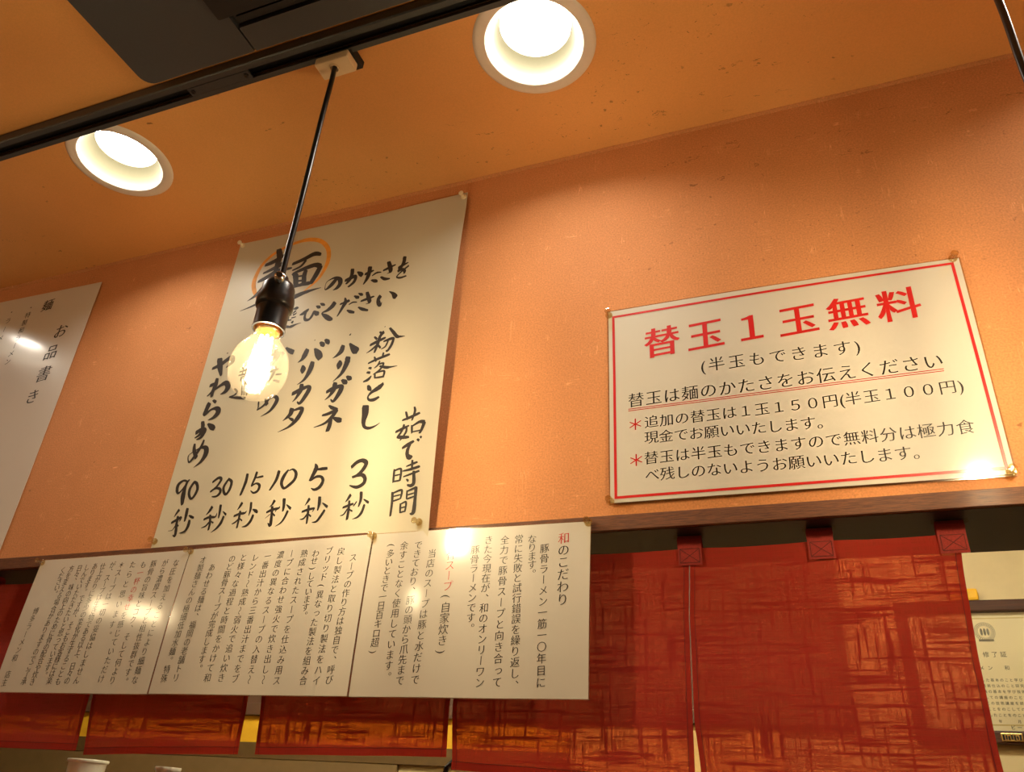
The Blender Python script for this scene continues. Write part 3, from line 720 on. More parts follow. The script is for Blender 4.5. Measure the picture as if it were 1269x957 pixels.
def brush(strokes, y, name, m, parent):
    """flat ink ribbons with swelling and tapering width lying on the paper"""
    vs, fs = [], []
    for q, raw in enumerate(strokes):
        P = [(raw[i]*1e-4-1.0, raw[i+1]*1e-4+1.7, raw[i+2]*1e-4) for i in range(0, len(raw), 3)]
        pts = []
        if len(P) == 2: pts = [tuple(a+(b-a)*t/4 for a, b in zip(*P)) for t in range(5)]
        else:
            for i in range(len(P)-1):
                p0, p1, p2, p3 = P[max(i-1, 0)], P[i], P[i+1], P[min(i+2, len(P)-1)]
                for k in range(6):
                    t = k/6
                    pts.append(tuple(.5*((2*b)+(-a+c)*t+(2*a-5*b+4*c-d)*t*t+(-a+3*b-3*c+d)*t**3) for a, b, c, d in zip(p0, p1, p2, p3)))
            pts.append(P[-1])
        yy = y - .000004*q; L_, R_ = [], []
        n_ = len(pts)
        for i, (x, z, wd) in enumerate(pts):
            a, b = pts[max(i-1, 0)], pts[min(i+1, n_-1)]
            dx, dz = b[0]-a[0], b[1]-a[1]; l = math.hypot(dx, dz) or 1; dx /= l; dz /= l
            h = max(wd, .0002)*.60*(1+.09*noise.noise(Vector((x*400, z*400, q))))
            if i in (0, n_-1):     # slanted, slightly rounded brush ends
                e = h*.55*(-1 if i == 0 else 1)
                L_.append((x+dx*e*.2-dz*h*.75, yy, z+dz*e*.2+dx*h*.75)); R_.append((x+dx*e+dz*h*.75, yy, z+dz*e-dx*h*.75))
            else:
                L_.append((x-dz*h, yy, z+dx*h)); R_.append((x+dz*h, yy, z-dx*h))
        b0 = len(vs); vs += L_+R_
        for i in range(n_-1): fs.append((b0+i, b0+n_+i, b0+n_+i+1, b0+i+1))
    me = D.meshes.new(name); me.from_pydata(vs, [], fs)
    return obj(name, me, m, parent)

# ------------------------------------------------------------------ the room
XL, XR, YB = -4.2, 2.1, -3.2
DL = [(-1.816, -.226), (-1.05, -.226), (-.284, -.224), (.482, -.224), (1.25, -.224), (-3.72, -2.48), (-1.52, -2.16), (.55, -2.1)]
RH = .0705
def ceiling_mesh():
    cu = D.curves.new('ceiling_outline', 'CURVE'); cu.dimensions = '2D'; cu.fill_mode = 'BOTH'; cu.extrude = .01
    def poly(pts):
        s = cu.splines.new('POLY'); s.points.add(len(pts)-1); s.use_cyclic_u = True
        for p_, q in zip(s.points, pts): p_.co = (q[0], q[1], 0, 1)
    poly([(XL, YB), (XR, YB), (XR, 0), (XL, 0)])
    for x, y in DL: poly([(x+RH*math.cos(a), y+RH*math.sin(a)) for a in (2*math.pi*k/48 for k in range(48))])
    o = D.objects.new('tmp', cu); COL.objects.link(o)
    dg = bpy.context.evaluated_depsgraph_get(); me = D.meshes.new_from_object(o.evaluated_get(dg))
    D.objects.remove(o); D.curves.remove(cu)
    me.transform(Matrix.Translation((0, 0, ZC+.01))); return me
o = obj('ceiling', ceiling_mesh(), 'ceil'); o['kind'] = 'structure'
struct('wall_front', bx(XL, XR, 0, .06, ZB+.0, ZC), 'wall')
struct('wall_left', bx(XL-.1, XL, YB, 0, 0, ZC), 'room')
struct('wall_right', bx(XR, XR+.1, YB, 0, 0, ZC), 'room')
struct('wall_back', bx(XL, XR, YB-.1, YB, 0, ZC), 'room')
struct('floor', bx(XL, XR, YB, 2.0, -.1, 0), 'floor')
struct('wall_below', bx(XL, XR, 0, .06, 0, 1.30), 'room')
# slim wooden edge board under the plaster, and the dark soffit behind it
struct('trim_1', bx(XL, XR, -.006, -.0002, ZB, 1.7385, bev=.0008), 'beam')
struct('trim_2', bx(XL, XR, .0602, .155, ZB, ZB+.05), 'soffit')
b = bx(XL, XR, -.0002, .0602, ZB-.0006, ZB-.0001); struct('trim_3', b, 'soffit')
# caulk bead where the wall meets the ceiling
b = bmesh.new(); n_ = 160
xs = [XL+(XR-XL)*i/n_ for i in range(n_+1)]
ra = [[b.verts.new((x, -.0002, ZC-.0055+.0012*noise.noise(Vector((x*14, 0, 0))))), b.verts.new((x, -.0028, ZC-.003)), b.verts.new((x, -.0035+.001*noise.noise(Vector((x*19, 3, 0))), ZC-.0002))] for x in xs]
for A, B in zip(ra, ra[1:]):
    for i in range(2): b.faces.new((A[i], A[i+1], B[i+1], B[i]))
smooth(struct('trim_4', b, 'wall'))
# ledge of the pass-through
struct('trim_5', bx(XL, XR, -.02, .42, 1.30, 1.33, bev=.003), 'beam')
# kitchen shell
KX0, KX1, KY = -4.2, 2.1, 1.05
struct('wall_kitchen', bx(KX0, KX1, KY, KY+.1, 0, 2.5), 'cream')
struct('wall_kitchen_left', bx(KX0-.1, KX0, .0, KY, 0, 2.5), 'cream')
struct('wall_kitchen_right', bx(KX1, KX1+.1, .0, KY, 0, 2.5), 'cream')
struct('wall_over_soffit', bx(XL, XR, .0602, .155, ZB+.0502, 2.5), 'cream')
struct('ceiling_kitchen', bx(KX0, KX1, .155, KY, 2.5, 2.55), 'cream')

# kitchen fixtures seen through and beside the curtain
t = thing('fluorescent_lamp', 'long tube lamp on the kitchen ceiling behind the wall', 'lamp', (-.6, .36, 2.2))
obj('housing', bx(-1.3, 1.3, -.06, .06, -.03, -.0002, bev=.004), 'ring', t)
obj('lamp_tube', tube([(-1.25, -.03, -.05), (1.25, -.03, -.05)], .014), 'tube', t)
obj('lamp_tube', tube([(-1.25, .03, -.05), (1.25, .03, -.05)], .014), 'tube', t)
t = thing('range_hood', 'taupe hood box along the kitchen wall behind the red curtain', 'hood', (-1.35, .94, 1.622))
obj('hood_body', bx(-2.2, 1.385, .088, .1095, 0, .42, bev=.004), 'taupe', t)
obj('hood_lip', bx(-2.2, 1.385, .080, .0878, 0, .03, bev=.002), 'taupe', t)
o = tag(obj('yellow_board', bx(-3.6, -.60, KY-.012, KY-.0002, 1.5545, 1.6215, bev=.001), 'yellow'), 'bright yellow board strip glimpsed through the curtain slits', 'board')
o = tag(obj('brown_board', bx(-3.6, -.60, KY-.014, KY-.0002, 1.515, 1.5542, bev=.001), 'brown'), 'olive brown board under the yellow strip behind the curtain', 'board')

M['pale_orange'] = simple('pale_orange_board', (.85, .58, .24), .5, grain=.08)
tag(obj('pale_board', bx(-.598, -.12, KY-.012, KY-.0002, 1.40, 1.6215, bev=.001), 'pale_orange'), 'pale orange board on the kitchen wall behind the rightmost curtain slit', 'board')

tag(obj('tan_board', bx(-3.6, -1.05, KY-.012, KY-.0002, 1.3335, 1.5148, bev=.001), 'tan'), 'tan board low on the kitchen wall behind the white cups', 'board')
# ------------------------------------------------------------------ downlights
def downlight(x, y, label, group):
    t = thing('downlight', label, 'light', (x, y, ZC), group)
    smooth(obj('trim_ring', lathe([(RH-.0015, .004), (RH-.001, -.0016), (RH+.001, -.003), (.083, -.0028), (.0865, -.0018), (.088, -.0002)], 56), 'ring', t), 50)
    smooth(obj('reflector_cone', lathe([(RH-.0017, .004), (RH-.002, .012), (.063, .026), (.055, .0345), (.0515, .037), (.0515, .0455)], 56), 'cone', t), 50)
    obj('lamp_disc', lathe([(.0515, .0455), (.046, .041), (.025, .0385), (0, .038)], 48), 'disc', t)
    obj('lamp_can', lathe([(RH-.0012, .0045), (RH-.0012, .09), (0, .09)], 40), 'ring', t)
    return t
t0 = downlight(*DL[2], 'round recessed downlight right of the pendant, cut by the track', 'ceiling downlights')
labs = {0: 'recessed downlight off the left end of the lighting track', 1: 'round recessed downlight at the left, left of the hanging bulb',
        3: 'recessed downlight above the right end of the red bordered notice', 4: 'recessed downlight farthest right along the front wall',
        5: 'recessed downlight in the far left corner behind the camera', 6: 'recessed downlight behind the camera, in the middle of the room', 7: 'recessed downlight behind the camera, on the right'}
for i, lb in labs.items():
    r = t0.copy(); COL.objects.link(r); r.location = (*DL[i], ZC); r['label'] = lb
    for ch in list(t0.children):
        c = ch.copy(); COL.objects.link(c); c.parent = r

# ------------------------------------------------------------------ lighting track
TY0, TY1, TZ = -.337, -.303, ZC-.020
t = thing('lighting_track', 'long black lighting track running along the ceiling above the bulb', 'track', (0, TY0, ZC))
def prof_extrude(prof, x0, x1):
    b = bmesh.new(); A = [b.verts.new((x0, y, z)) for y, z in prof]; B = [b.verts.new((x1, y, z)) for y, z in prof]
    for i in range(len(prof)):
        j = (i+1) % len(prof); b.faces.new((A[i], A[j], B[j], B[i]))
    b.faces.new(A[::-1]); b.faces.new(B); bmesh.ops.recalc_face_normals(b, faces=b.faces); return b
pr = [(0, -.0002), (.034, -.0002), (.034, -.0175), (.0325, -.020), (.0245, -.020), (.0245, -.018), (.0265, -.018), (.0265, -.004), (.0075, -.004), (.0075, -.018), (.0095, -.018), (.0095, -.020), (.0015, -.020), (0, -.0175)]
obj('rail', prof_extrude(pr, -3.0, 1.6), 'track', t)
obj('slot_liner', bx(-3.0, 1.6, .0077, .0263, -.0045, -.0041), 'trackdark', t)
for yy in (.0085, .0255): obj('contact_strip', bx(-3.0, 1.6, yy-.0007, yy+.0007, -.013, -.010), 'brass', t)
jp = obj('joint_cover', bx(-.81, -.697, .0100, .0240, -.0205, -.0172, bev=.0006), 'track', t)
for sx in (-.803, -.704):
    s = obj('screw', lathe([(.0036, -.0206), (.0034, -.0222), (.0012, -.0224), (.0010, -.0212), (0, -.0212)], 18, org=(sx, .017, 0)), 'trackdark', jp)
PX, PY = -.5600, -.300

# ------------------------------------------------------------------ dark ceiling unit
t = thing('ceiling_air_conditioner', 'large charcoal ceiling air conditioner panel at the top left', 'air conditioner', (-.50, -.80, ZC))
def rpoly(x0, x1, y0, y1, r, z0, z1, corners=(1, 1, 1, 1)):
    b = bmesh.new(); pts = []
    for (cx, cy, a0), on in zip(((x1, y1, 0), (x0, y1, 90), (x0, y0, 180), (x1, y0, 270)), corners):
        rr = r if on else .0005; ox = cx-rr if cx == x1 else cx+rr; oy = cy-rr if cy == y1 else cy+rr
        for k in range(7): a = math.radians(a0+15*k); pts.append((ox+rr*math.cos(a), oy+rr*math.sin(a)))
    A = [b.verts.new((x, y, z0)) for x, y in pts]; b.faces.new(A[::-1])
    B = [b.verts.new((x, y, z1)) for x, y in pts]; b.faces.new(B)
    for i in range(len(pts)): j = (i+1) % len(pts); b.faces.new((A[i], A[j], B[j], B[i]))
    bmesh.ops.recalc_face_normals(b, faces=b.faces); return b
# local coordinates from (-.50, -.80): panel spans x -.375...+.50, y to +.437
obj('backing_plate', rpoly(-.355, .46, -.46, .440, .02, -.006, -.0002), 'acdark', t)
obj('corner_panel', rpoly(-.368, -.1685, -.46, .451, .020, -.017, -.0062, (0, 1, 1, 0)), 'ac', t)
obj('side_panel', rpoly(-.1655, .46, .412, .451, .003, -.017, -.0062), 'ac', t)
obj('air_louvre', rpoly(-.1655, .46, .300, .408, .002, -.0125, -.0062), 'acdark', t)
obj('louvre_blade', rpoly(-.160, .455, .396, .403, .002, -.0165, -.0128), 'acdark', t)
obj('intake_panel', rpoly(-.180, .46, -.46, .389, .003, -.025, -.0172), 'acdark', t)

# ------------------------------------------------------------------ pendants
def pendant(x, y, label, group, ztop=1.958):
    t = thing('pendant_bulb', label, 'lamp', (x, y, TZ), group)
    # local z = 0 at underside of the track
    ad = obj('track_plug', bx(-.027, .027, -.0125, .0155, -.0155, -.0006, bev=.0022), 'ivory', t)
    obj('plug_neck', bx(-.0295, .0305, -.0105, .0235, -.0005, .0125), 'trackdark', t)
    obj('cord_grommet', lathe([(.0072, -.0154), (.0070, -.0180), (.0058, -.0182), (.0052, -.0140), (0, -.0140)], 24), 'ivory', ad)
    zt = ztop-TZ
    pts = [(.0006*math.sin(k*.9), .0004*math.cos(k*1.1), -.0145+(zt+.012+.0145)*k/14) for k in range(15)]
    pts[0] = (0, 0, -.0135); pts[-1] = (0, 0, zt-.003)
    smooth(obj('cord', tube(pts, .0036, 14), 'cord', t), 80)
    prof = [(0, zt+.001), (.0075, zt+.001), (.0085, zt-.001), (.0085, zt-.006), (.0125, zt-.0075), (.0165, zt-.011), (.0192, zt-.017), (.0198, zt-.030),
            (.0214, zt-.031), (.0218, zt-.034), (.0218, zt-.044), (.0205, zt-.0465), (.0186, zt-.048), (.0184, zt-.073), (.0190, zt-.0745), (.0190, zt-.0765), (.0172, zt-.077), (.0168, zt-.060), (0, zt-.058)]
    sk = smooth(obj('bulb_socket', lathe(prof, 44), 'bakelite', t), 35)
    # chrome turn knob facing the room
    kb = lathe([(0, -.0335), (.0036, -.0335), (.0058, -.0318), (.0058, -.0255), (.0040, -.0235), (.0034, -.0190)], 20, axis='y')
    bmesh.ops.translate(kb, vec=(0, 0, zt-.0195), verts=kb.verts); bmesh.ops.rotate(kb, cent=(0, 0, 0), matrix=Matrix.Rotation(math.radians(38), 3, 'Z'), verts=kb.verts)
    kn = smooth(obj('turn_knob', kb, 'chrome', sk), 30)
    obj('ceramic_throat', lathe([(.0166, zt-.0765), (.0160, zt-.0705), (.0150, zt-.064), (0, zt-.062)], 32), 'brass', sk)
    zn = zt-.069
    prof = [(.0135, zn), (.0140, zn-.008), (.0148, zn-.016), (.0180, zn-.023), (.0245, zn-.031), (.0300, zn-.042), (.0325, zn-.054), (.0322, zn-.064), (.0295, zn-.076), (.0240, zn-.086), (.0150, zn-.093), (.0060, zn-.0962), (0, zn-.0967)]
    bl = smooth(obj('glass_bulb', lathe(prof, 48), 'glass', t), 80)
    obj('screw_cap', lathe([(0, zn+.004), (.0125, zn+.003)] + [(.0128+.0008*(k % 2), zn+.002-.0022*k) for k in range(7)], 30), 'brass', bl)
    obj('glass_stem', lathe([(.0055, zn-.008), (.0042, zn-.028), (.0030, zn-.030), (.0012, zn-.034), (.0012, zn-.078), (0, zn-.079)], 16), 'pin', bl)
    for k in range(6):
        a = 2*math.pi*k/6+.3; ca, sa = math.cos(a), math.sin(a)
        fl = obj('filament', tube([(.0065*ca, .0065*sa, zn-.018), (.0110*ca, .0110*sa, zn-.074)], .0013, 8), 'filament', bl)
    return t
pendant(PX, PY, 'lit clear bulb in a black socket hanging in front of the calligraphy poster', 'pendant bulbs')
pendant(.2312, -.300, 'pendant bulb at the far right, only its black cord showing', 'pendant bulbs')
t = pendant(-1.52, -1.80, 'pendant bulb hanging behind the camera in the middle of the room', 'pendant bulbs', 2.29)
t = pendant(-2.98, -1.80, 'pendant bulb hanging behind the camera in the left of the room', 'pendant bulbs', 2.27)
for x0, x1 in ((-3.6, 1.2),):
    t2 = thing('lighting_track', 'second black lighting track behind the camera', 'track', (0, -1.837, ZC)); obj('rail', prof_extrude(pr, x0, x1), 'track', t2)

# ------------------------------------------------------------------ papers
def grid_sheet(x0, x1, z0, z1, surf, nx, nz, th, quad=None):
    """thin sheet with front (towards the room), back and rim; quad = 4 corners TL TR BR BL in wall x,z"""
    b = bmesh.new(); F, K = [], []
    for j in range(nz+1):
        fr, bk = [], []
        for i in range(nx+1):
            u, v = i/nx, j/nz
            if quad:
                T = [quad[0][k]*(1-u)+quad[1][k]*u for k in (0, 1)]; Bq = [quad[3][k]*(1-u)+quad[2][k]*u for k in (0, 1)]
                x, z = T[0]*(1-v)+Bq[0]*v, T[1]*(1-v)+Bq[1]*v
            else: x, z = x0+(x1-x0)*u, z1+(z0-z1)*v
            y = surf(x, z); fr.append(b.verts.new((x, y, z))); bk.append(b.verts.new((x, y+th, z)))
        F.append(fr); K.append(bk)
    for j in range(nz):
        for i in range(nx):
            b.faces.new((F[j][i], F[j][i+1], F[j+1][i+1], F[j+1][i])); b.faces.new((K[j][i], K[j+1][i], K[j+1][i+1], K[j][i+1]))
    for i in range(nx):
        b.faces.new((F[0][i+1], F[0][i], K[0][i], K[0][i+1])); b.faces.new((F[nz][i], F[nz][i+1], K[nz][i+1], K[nz][i]))
    for j in range(nz):
        b.faces.new((F[j][0], F[j+1][0], K[j+1][0], K[j][0])); b.faces.new((F[j+1][nx], F[j][nx], K[j][nx], K[j+1][nx]))
    bmesh.ops.recalc_face_normals(b, faces=b.faces)
    return b
def inset(q, d):
    cx = sum(p[0] for p in q)/4; cz = sum(p[1] for p in q)/4
    return [(p[0]+(d if p[0] < cx else -d), p[1]+(d if p[1] < cz else -d)) for p in q]
load_glyphs({c for k in TEXT.values() for l in k for c in l[0] if c not in ' 　'} | set('修了証ラーメン和殿の年月日株式会社店講座終したこを技術基本学び味仕込研究所ビル'))

# calligraphy poster
def s_big(x, z): return -.0030 - .0006*math.sin(x*30) - max(0, min(1.1, (x+.66)/.18))**2*(.0015 + .0125*max(0, math.sin(math.pi*min(1, max(0, (2.30-z)/.64))))**.8 + .003)
q = [(-.9563, 2.3393), (-.4786, 2.3362), (-.4755, 1.7250), (-.9587, 1.7250)]
t = thing('calligraphy_poster', 'tall cream poster with big black brush calligraphy behind the hanging bulb', 'poster', (0, 0, 0))
smooth(obj('paper', grid_sheet(0, 0, 0, 0, s_big, 24, 20, .0006, q), 'poster', t), 80)
def ys(o, surf, off=.0003):
    for v in o.data.vertices: v.co.y = surf(v.co.x, v.co.z) - off + (v.co.y)
    return o
CH = [15, 1, 3, 4, 4, 4, 4, 2, 5, 13, 3, 1, 6, 10, 12, 2, 1, 1, 11, 4, 10, 13, 3, 2, 4, 5, 4, 1, 2, 2, 3, 4, 4, 3, 7, 9, 3, 3, 2, 3, 2, 2, 1, 2, 1, 9, 8, 1, 3, 1, 1, 8, 9, 3, 2, 9, 9]
assert sum(CH) == len(INK), (sum(CH), len(INK))
k = 0
for n_ in CH:
    o = ys(brush(INK[k:k+n_], 0, 'brush_character', 'ink', t), s_big, .0003+.000001*k); k += n_
o = ys(brush(ORANGE, 0, 'orange_circle', 'orange_ink', t), s_big, .0002); o['label'] = 'orange brush circle'

# menu poster at the left edge
def s_menu(x, z): return -.0026 - .0009*math.sin(z*9+x*5) - .006*(x+1.30)*(2.33-z)
q = [(-1.842, 2.333), (-1.3003, 2.3212), (-1.2945, 1.7450), (-1.842, 1.7450)]
t = thing('menu_poster', 'glossy menu poster with vertical writing at the left edge', 'poster', (0, 0, 0))
smooth(obj('paper', grid_sheet(0, 0, 0, 0, s_menu, 16, 20, .0006, q), 'menu', t), 80)
write(TEXT['menu'], lambda x, z: s_menu(x, z)-.0003, True, 'text_line', t, 'k', 'ink', bx_=.014, bz_=-.004, shear=.1)

# three laminated sheets
def s_a4(k):
    def f(x, z):
        u = (1.735-z)/.21
        y = -.0112 - .0009*math.sin(x*23+k*1.3)*(.3+u) - .0005*math.sin(x*37+k) - .0018*math.sin(math.pi*u)
        y -= {0: .0, 1: .0012, 2: .0}[k]
        return y
    return f
A4 = [([(-.5600, 1.7346), (-.2526, 1.7315), (-.2532, 1.5242), (-.5619, 1.5246)], 'right', 'right one of the three laminated sheets of vertical writing over the curtain'),
      ([(-.8697, 1.7298), (-.5590, 1.7342), (-.5609, 1.5248), (-.8782, 1.5255)], 'middle', 'middle one of the three laminated sheets of vertical writing over the curtain'),
      ([(-1.1737, 1.7289), (-.8700, 1.7296), (-.8785, 1.5250), (-1.1790, 1.5262)], 'left', 'left one of the three laminated sheets, ending at the left of the photo')]
for k, (q, key, lb) in enumerate(A4):
    f = s_a4(k); t = thing('laminated_sheet', lb, 'notice', (0, 0, 0), 'laminated sheets of vertical writing')
    f0 = (lambda f: lambda x, z: f(x, z)+.0006)(f)
    smooth(obj('film', grid_sheet(0, 0, 0, 0, f0, 30, 20, .0003, q), 'film', t), 80)
    smooth(obj('paper', grid_sheet(0, 0, 0, 0, f, 30, 20, .0004, inset(q, .0011)), 'lam', t), 80)
    g = (lambda f: lambda x, z: f(x, z)-.0004)(f)
    write(TEXT[key], g, True, 'text_line', t, 'k', 'print', bx_=.002, bz_=-.012, shear=.08)
    write(TEXT[key], g, True, 'red_text_line', t, 'r', 'redprint', bx_=-.004, bz_=-.016, shear=.08)

# red bordered notice
def s_red(x, z): return -.0040 - .0016*math.sin((x+.23)*7.1) - .0012*math.sin(z*13+x*9)
q = [(-.2355, 2.0460), (.2112, 2.0425), (.2085, 1.7515), (-.2325, 1.7525)]
t = thing('red_bordered_notice', 'white laminated notice with red border and red headline right of the poster', 'notice', (0, 0, 0))
smooth(obj('film', grid_sheet(0, 0, 0, 0, lambda x, z: s_red(x, z)+.0008, 30, 20, .0003, q), 'film', t), 80)
smooth(obj('paper', grid_sheet(0, 0, 0, 0, s_red, 30, 20, .0005, inset(q, .0020)), 'lam', t), 80)
def strip(vs, fs, a, b, w_, surf, n_=24):
    d = Vector((b[0]-a[0], b[1]-a[1])); nn = Vector((-d.y, d.x)).normalized()*w_/2; b0 = len(vs)
    for i in range(n_+1):
        p_ = Vector(a)+d*i/n_
        for s in (1, -1):
            x, z = p_.x+nn.x*s, p_.y+nn.y*s; vs.append((x, surf(x, z), z))
    for i in range(n_): fs.append((b0+2*i, b0+2*i+1, b0+2*i+3, b0+2*i+2))
g = lambda x, z: s_red(x, z)-.0004
vs, fs = [], []; c_ = [(-.2262, 2.0335), (.2007, 2.0335), (.2000, 1.7608), (-.2235, 1.7612)]; e = .0017
for a, b in ((0, 1), (1, 2), (2, 3), (3, 0)):
    A, B = Vector(c_[a]), Vector(c_[b]); d = (B-A).normalized()*e; strip(vs, fs, A-d, B+d, .0034, g)
me = D.meshes.new('red_border'); me.from_pydata(vs, [], fs); o = obj('red_border', me, 'redprint', t); o['label'] = 'red line border'
vs, fs = [], []
strip(vs, fs, (-.2065, 1.8838), (.1640, 1.8877), .0009, g); strip(vs, fs, (-.2067, 1.8812), (.1638, 1.8850), .0009, g)
me = D.meshes.new('double_underline'); me.from_pydata(vs, [], fs); obj('double_underline', me, 'redprint', t)['label'] = 'red double underline'
write(TEXT['red'], g, False, 'text_line', t, 'k', 'print', bx_=.004, bz_=-.012, shear=.05)
write(TEXT['red'], g, False, 'red_text_line', t, 'r', 'redprint', bx_=.010, bz_=-.008, shear=.05)

# ------------------------------------------------------------------ push pins
def pin(x, z, y, label, m, tilt=(0, 0), group='push pins'):
    t = thing('push_pin', label, 'pin', (x, y, z), group)
    t.rotation_euler = (tilt[0], 0, tilt[1])
    smooth(obj('pin_head', lathe([(0, -.0002), (.0050, -.0004), (.0052, -.0022), (.0030, -.0036), (.0025, -.0080), (.0032, -.0100), (.0042, -.0112), (.0043, -.0128), (0, -.0134)], 20, axis='y'), m, t), 40)
    obj('pin_point', lathe([(.0006, -.001), (.0005, -.0*1), (0, .0035)], 8, axis='y'), 'steel', t)
    return t
def on(s, x, z): return s(x, z)-.0003
for x, z, s, lb, m, tl in (
    (-.9490, 2.3335, s_big, 'ivory push pin in the top left corner of the calligraphy poster', 'pinivory', (.15, .1)),
    (-.4845, 2.3265, s_big, 'ivory push pin in the top right corner of the calligraphy poster', 'pinivory', (.1, 0)),
    (-.4905, 1.7455, s_big, 'clear push pin in the bottom right corner of the calligraphy poster', 'pin', (.1, -.2)),
    (-.9537, 1.7490, s_big, 'clear push pin in the bottom left corner of the calligraphy poster', 'pin', (0, .1)),
    (-1.1685, 1.7240, s_a4(2), 'clear push pin in the left corner of the laminated sheets', 'pin', (0, 0)),
    (-.8670, 1.7260, s_a4(1), 'clear push pin where the left and middle laminated sheets meet', 'pin', (.1, 0)),
    (-.5590, 1.7305, s_a4(0), 'clear push pin where the middle and right laminated sheets meet', 'pin', (.1, .1)),
    (-.2560, 1.7285, s_a4(0), 'clear push pin in the right corner of the laminated sheets', 'pin', (0, 0)),
    (-.2325, 2.0370, s_red, 'clear push pin at the top left corner of the red bordered notice', 'pin', (-.05, .1)),
    (-.2300, 1.7560, s_red, 'clear push pin at the bottom left corner of the red bordered notice', 'pin', (0, 0)),
    (.2025, 2.0400, s_red, 'clear push pin at the top right corner of the red bordered notice', 'pin', (0, .1)),
    (.2030, 1.7560, s_red, 'clear push pin at the bottom right corner of the red bordered notice', 'pin', (0, 0))):
    pin(x, z, on(s, x, z), lb, m, tl)

# ------------------------------------------------------------------ the divided curtain
t = thing('divided_curtain', 'red linen shop curtain in slit panels hanging below the wooden edge board', 'curtain', (0, 0, 0))
def edge(pts, z):
    pts = sorted(pts); 
    if z <= pts[0][0]: return pts[0][1]
    for (a, xa), (b, xb) in zip(pts, pts[1:]):
        if z <= b: return xa+(xb-xa)*(z-a)/(b-a)
    return pts[-1][1]
PAN = [  # left edge, right edge as (z, x); bottom z left, right; top z
    ([(1.45, -1.330), (1.705, -1.325)], [(1.455, -1.0300), (1.53, -1.0327), (1.62, -1.0325), (1.70, -1.0325)], 1.4545, 1.4555, 1.7065),
    ([(1.451, -1.0130), (1.53, -1.0264), (1.62, -1.0315), (1.70, -1.0315)], [(1.459, -.7435), (1.53, -.7460), (1.62, -.7375), (1.70, -.7365)], 1.4505, 1.4590, 1.7065),
    ([(1.459, -.7185), (1.53, -.7250), (1.62, -.7350), (1.70, -.7355)], [(1.468, -.4395), (1.52, -.4416), (1.60, -.4395), (1.70, -.4390)], 1.4600, 1.4650, 1.7060),
    ([(1.465, -.4320), (1.52, -.4375), (1.60, -.4385), (1.70, -.4380)], [(1.46, -.1479), (1.51, -.1477), (1.62, -.1465), (1.70, -.1425)], 1.4520, 1.4440, 1.7030),
    ([(1.46, -.1415), (1.51, -.1460), (1.62, -.1455), (1.70, -.1415)], [(1.44, .1400), (1.489, .1386), (1.578, .1398), (1.61, .1411), (1.66, .1435), (1.678, .1449), (1.7, .1480)], 1.4400, 1.4300, 1.7040)]
def s_noren(x, z):
    d = (1.70-z)/.25
    return .030 + .0050*d*math.sin(x*17+.8) + .0022*d*math.sin(x*43+z*9) + .0025*math.sin((x+.145)/.148*math.pi)*max(0, .5-d) + .0016*noise.noise(Vector((x*16, z*22, 1.5)))
for k, (le, re, zl, zr, zt_) in enumerate(PAN):
    b = bmesh.new(); nx, nz = 36, 34; rows = []
    for j in range(nz+1):
        row = []
        for i in range(nx+1):
            u = i/nx; zb = zl+(zr-zl)*u
            sag = .0025*math.sin(u*math.pi*2+.5*k) if j == 0 and False else 0
            top = zt_ - .0022*abs(math.sin(((edge(le, 1.70)+(edge(re, 1.70)-edge(le, 1.70))*u)+.145)/.148*math.pi)) - (.006 if k == 4 and u > .93 else 0)*(u-.93)/.07*1.0
            z = top+(zb-top)*j/nz + sag
            x = edge(le, z)*(1-u)+edge(re, z)*u
            row.append(b.verts.new((x, s_noren(x, z), z)))
        rows.append(row)
    for j in range(nz):
        for i in range(nx): b.faces.new((rows[j][i], rows[j][i+1], rows[j+1][i+1], rows[j+1][i]))
    o = smooth(obj('cloth_panel', b, 'fabric', t), 80)
    # hems: a doubled strip at the foot, the sides and the top
    def ribbon(fn, n_, off, m, name, par):
        bb = bmesh.new(); pr_ = []
        for i in range(n_+1):
            (xa, za), (xb, zb_) = fn(i/n_); pr_.append((bb.verts.new((xa, s_noren(xa, za)-off, za)), bb.verts.new((xb, s_noren(xb, zb_)-off, zb_))))
        for (a, b_), (c, d_) in zip(pr_, pr_[1:]): bb.faces.new((a, b_, d_, c))
        return smooth(obj(name, bb, m, par), 80)
    ribbon(lambda u: ((edge(le, zl)*(1-u)+edge(re, zr)*u, zl+(zr-zl)*u), (edge(le, zl)*(1-u)+edge(re, zr)*u, zl+(zr-zl)*u+.0085)), 30, .0006, 'fabric', 'bottom_hem', o)
    ribbon(lambda u: ((edge(le, zl)*(1-u)+edge(re, zr)*u, zl+(zr-zl)*u+.0085), (edge(le, zl)*(1-u)+edge(re, zr)*u, zl+(zr-zl)*u+.0091)), 30, .0009, 'thread', 'hem_stitching', o)
    for s_, ed, zb_ in ((1, le, zl), (-1, re, zr)):
        ribbon(lambda v: ((edge(ed, zb_+(1.695-zb_)*v)+s_*.0002, zb_+(1.695-zb_)*v), (edge(ed, zb_+(1.695-zb_)*v)+s_*.0055, zb_+(1.695-zb_)*v)), 24, .0006, 'fabric', 'side_hem', o)
        ribbon(lambda v: ((edge(ed, zb_+(1.695-zb_)*v)+s_*.0055, zb_+(1.695-zb_)*v), (edge(ed, zb_+(1.695-zb_)*v)+s_*.0060, zb_+(1.695-zb_)*v)), 24, .0009, 'thread', 'hem_stitching', o)
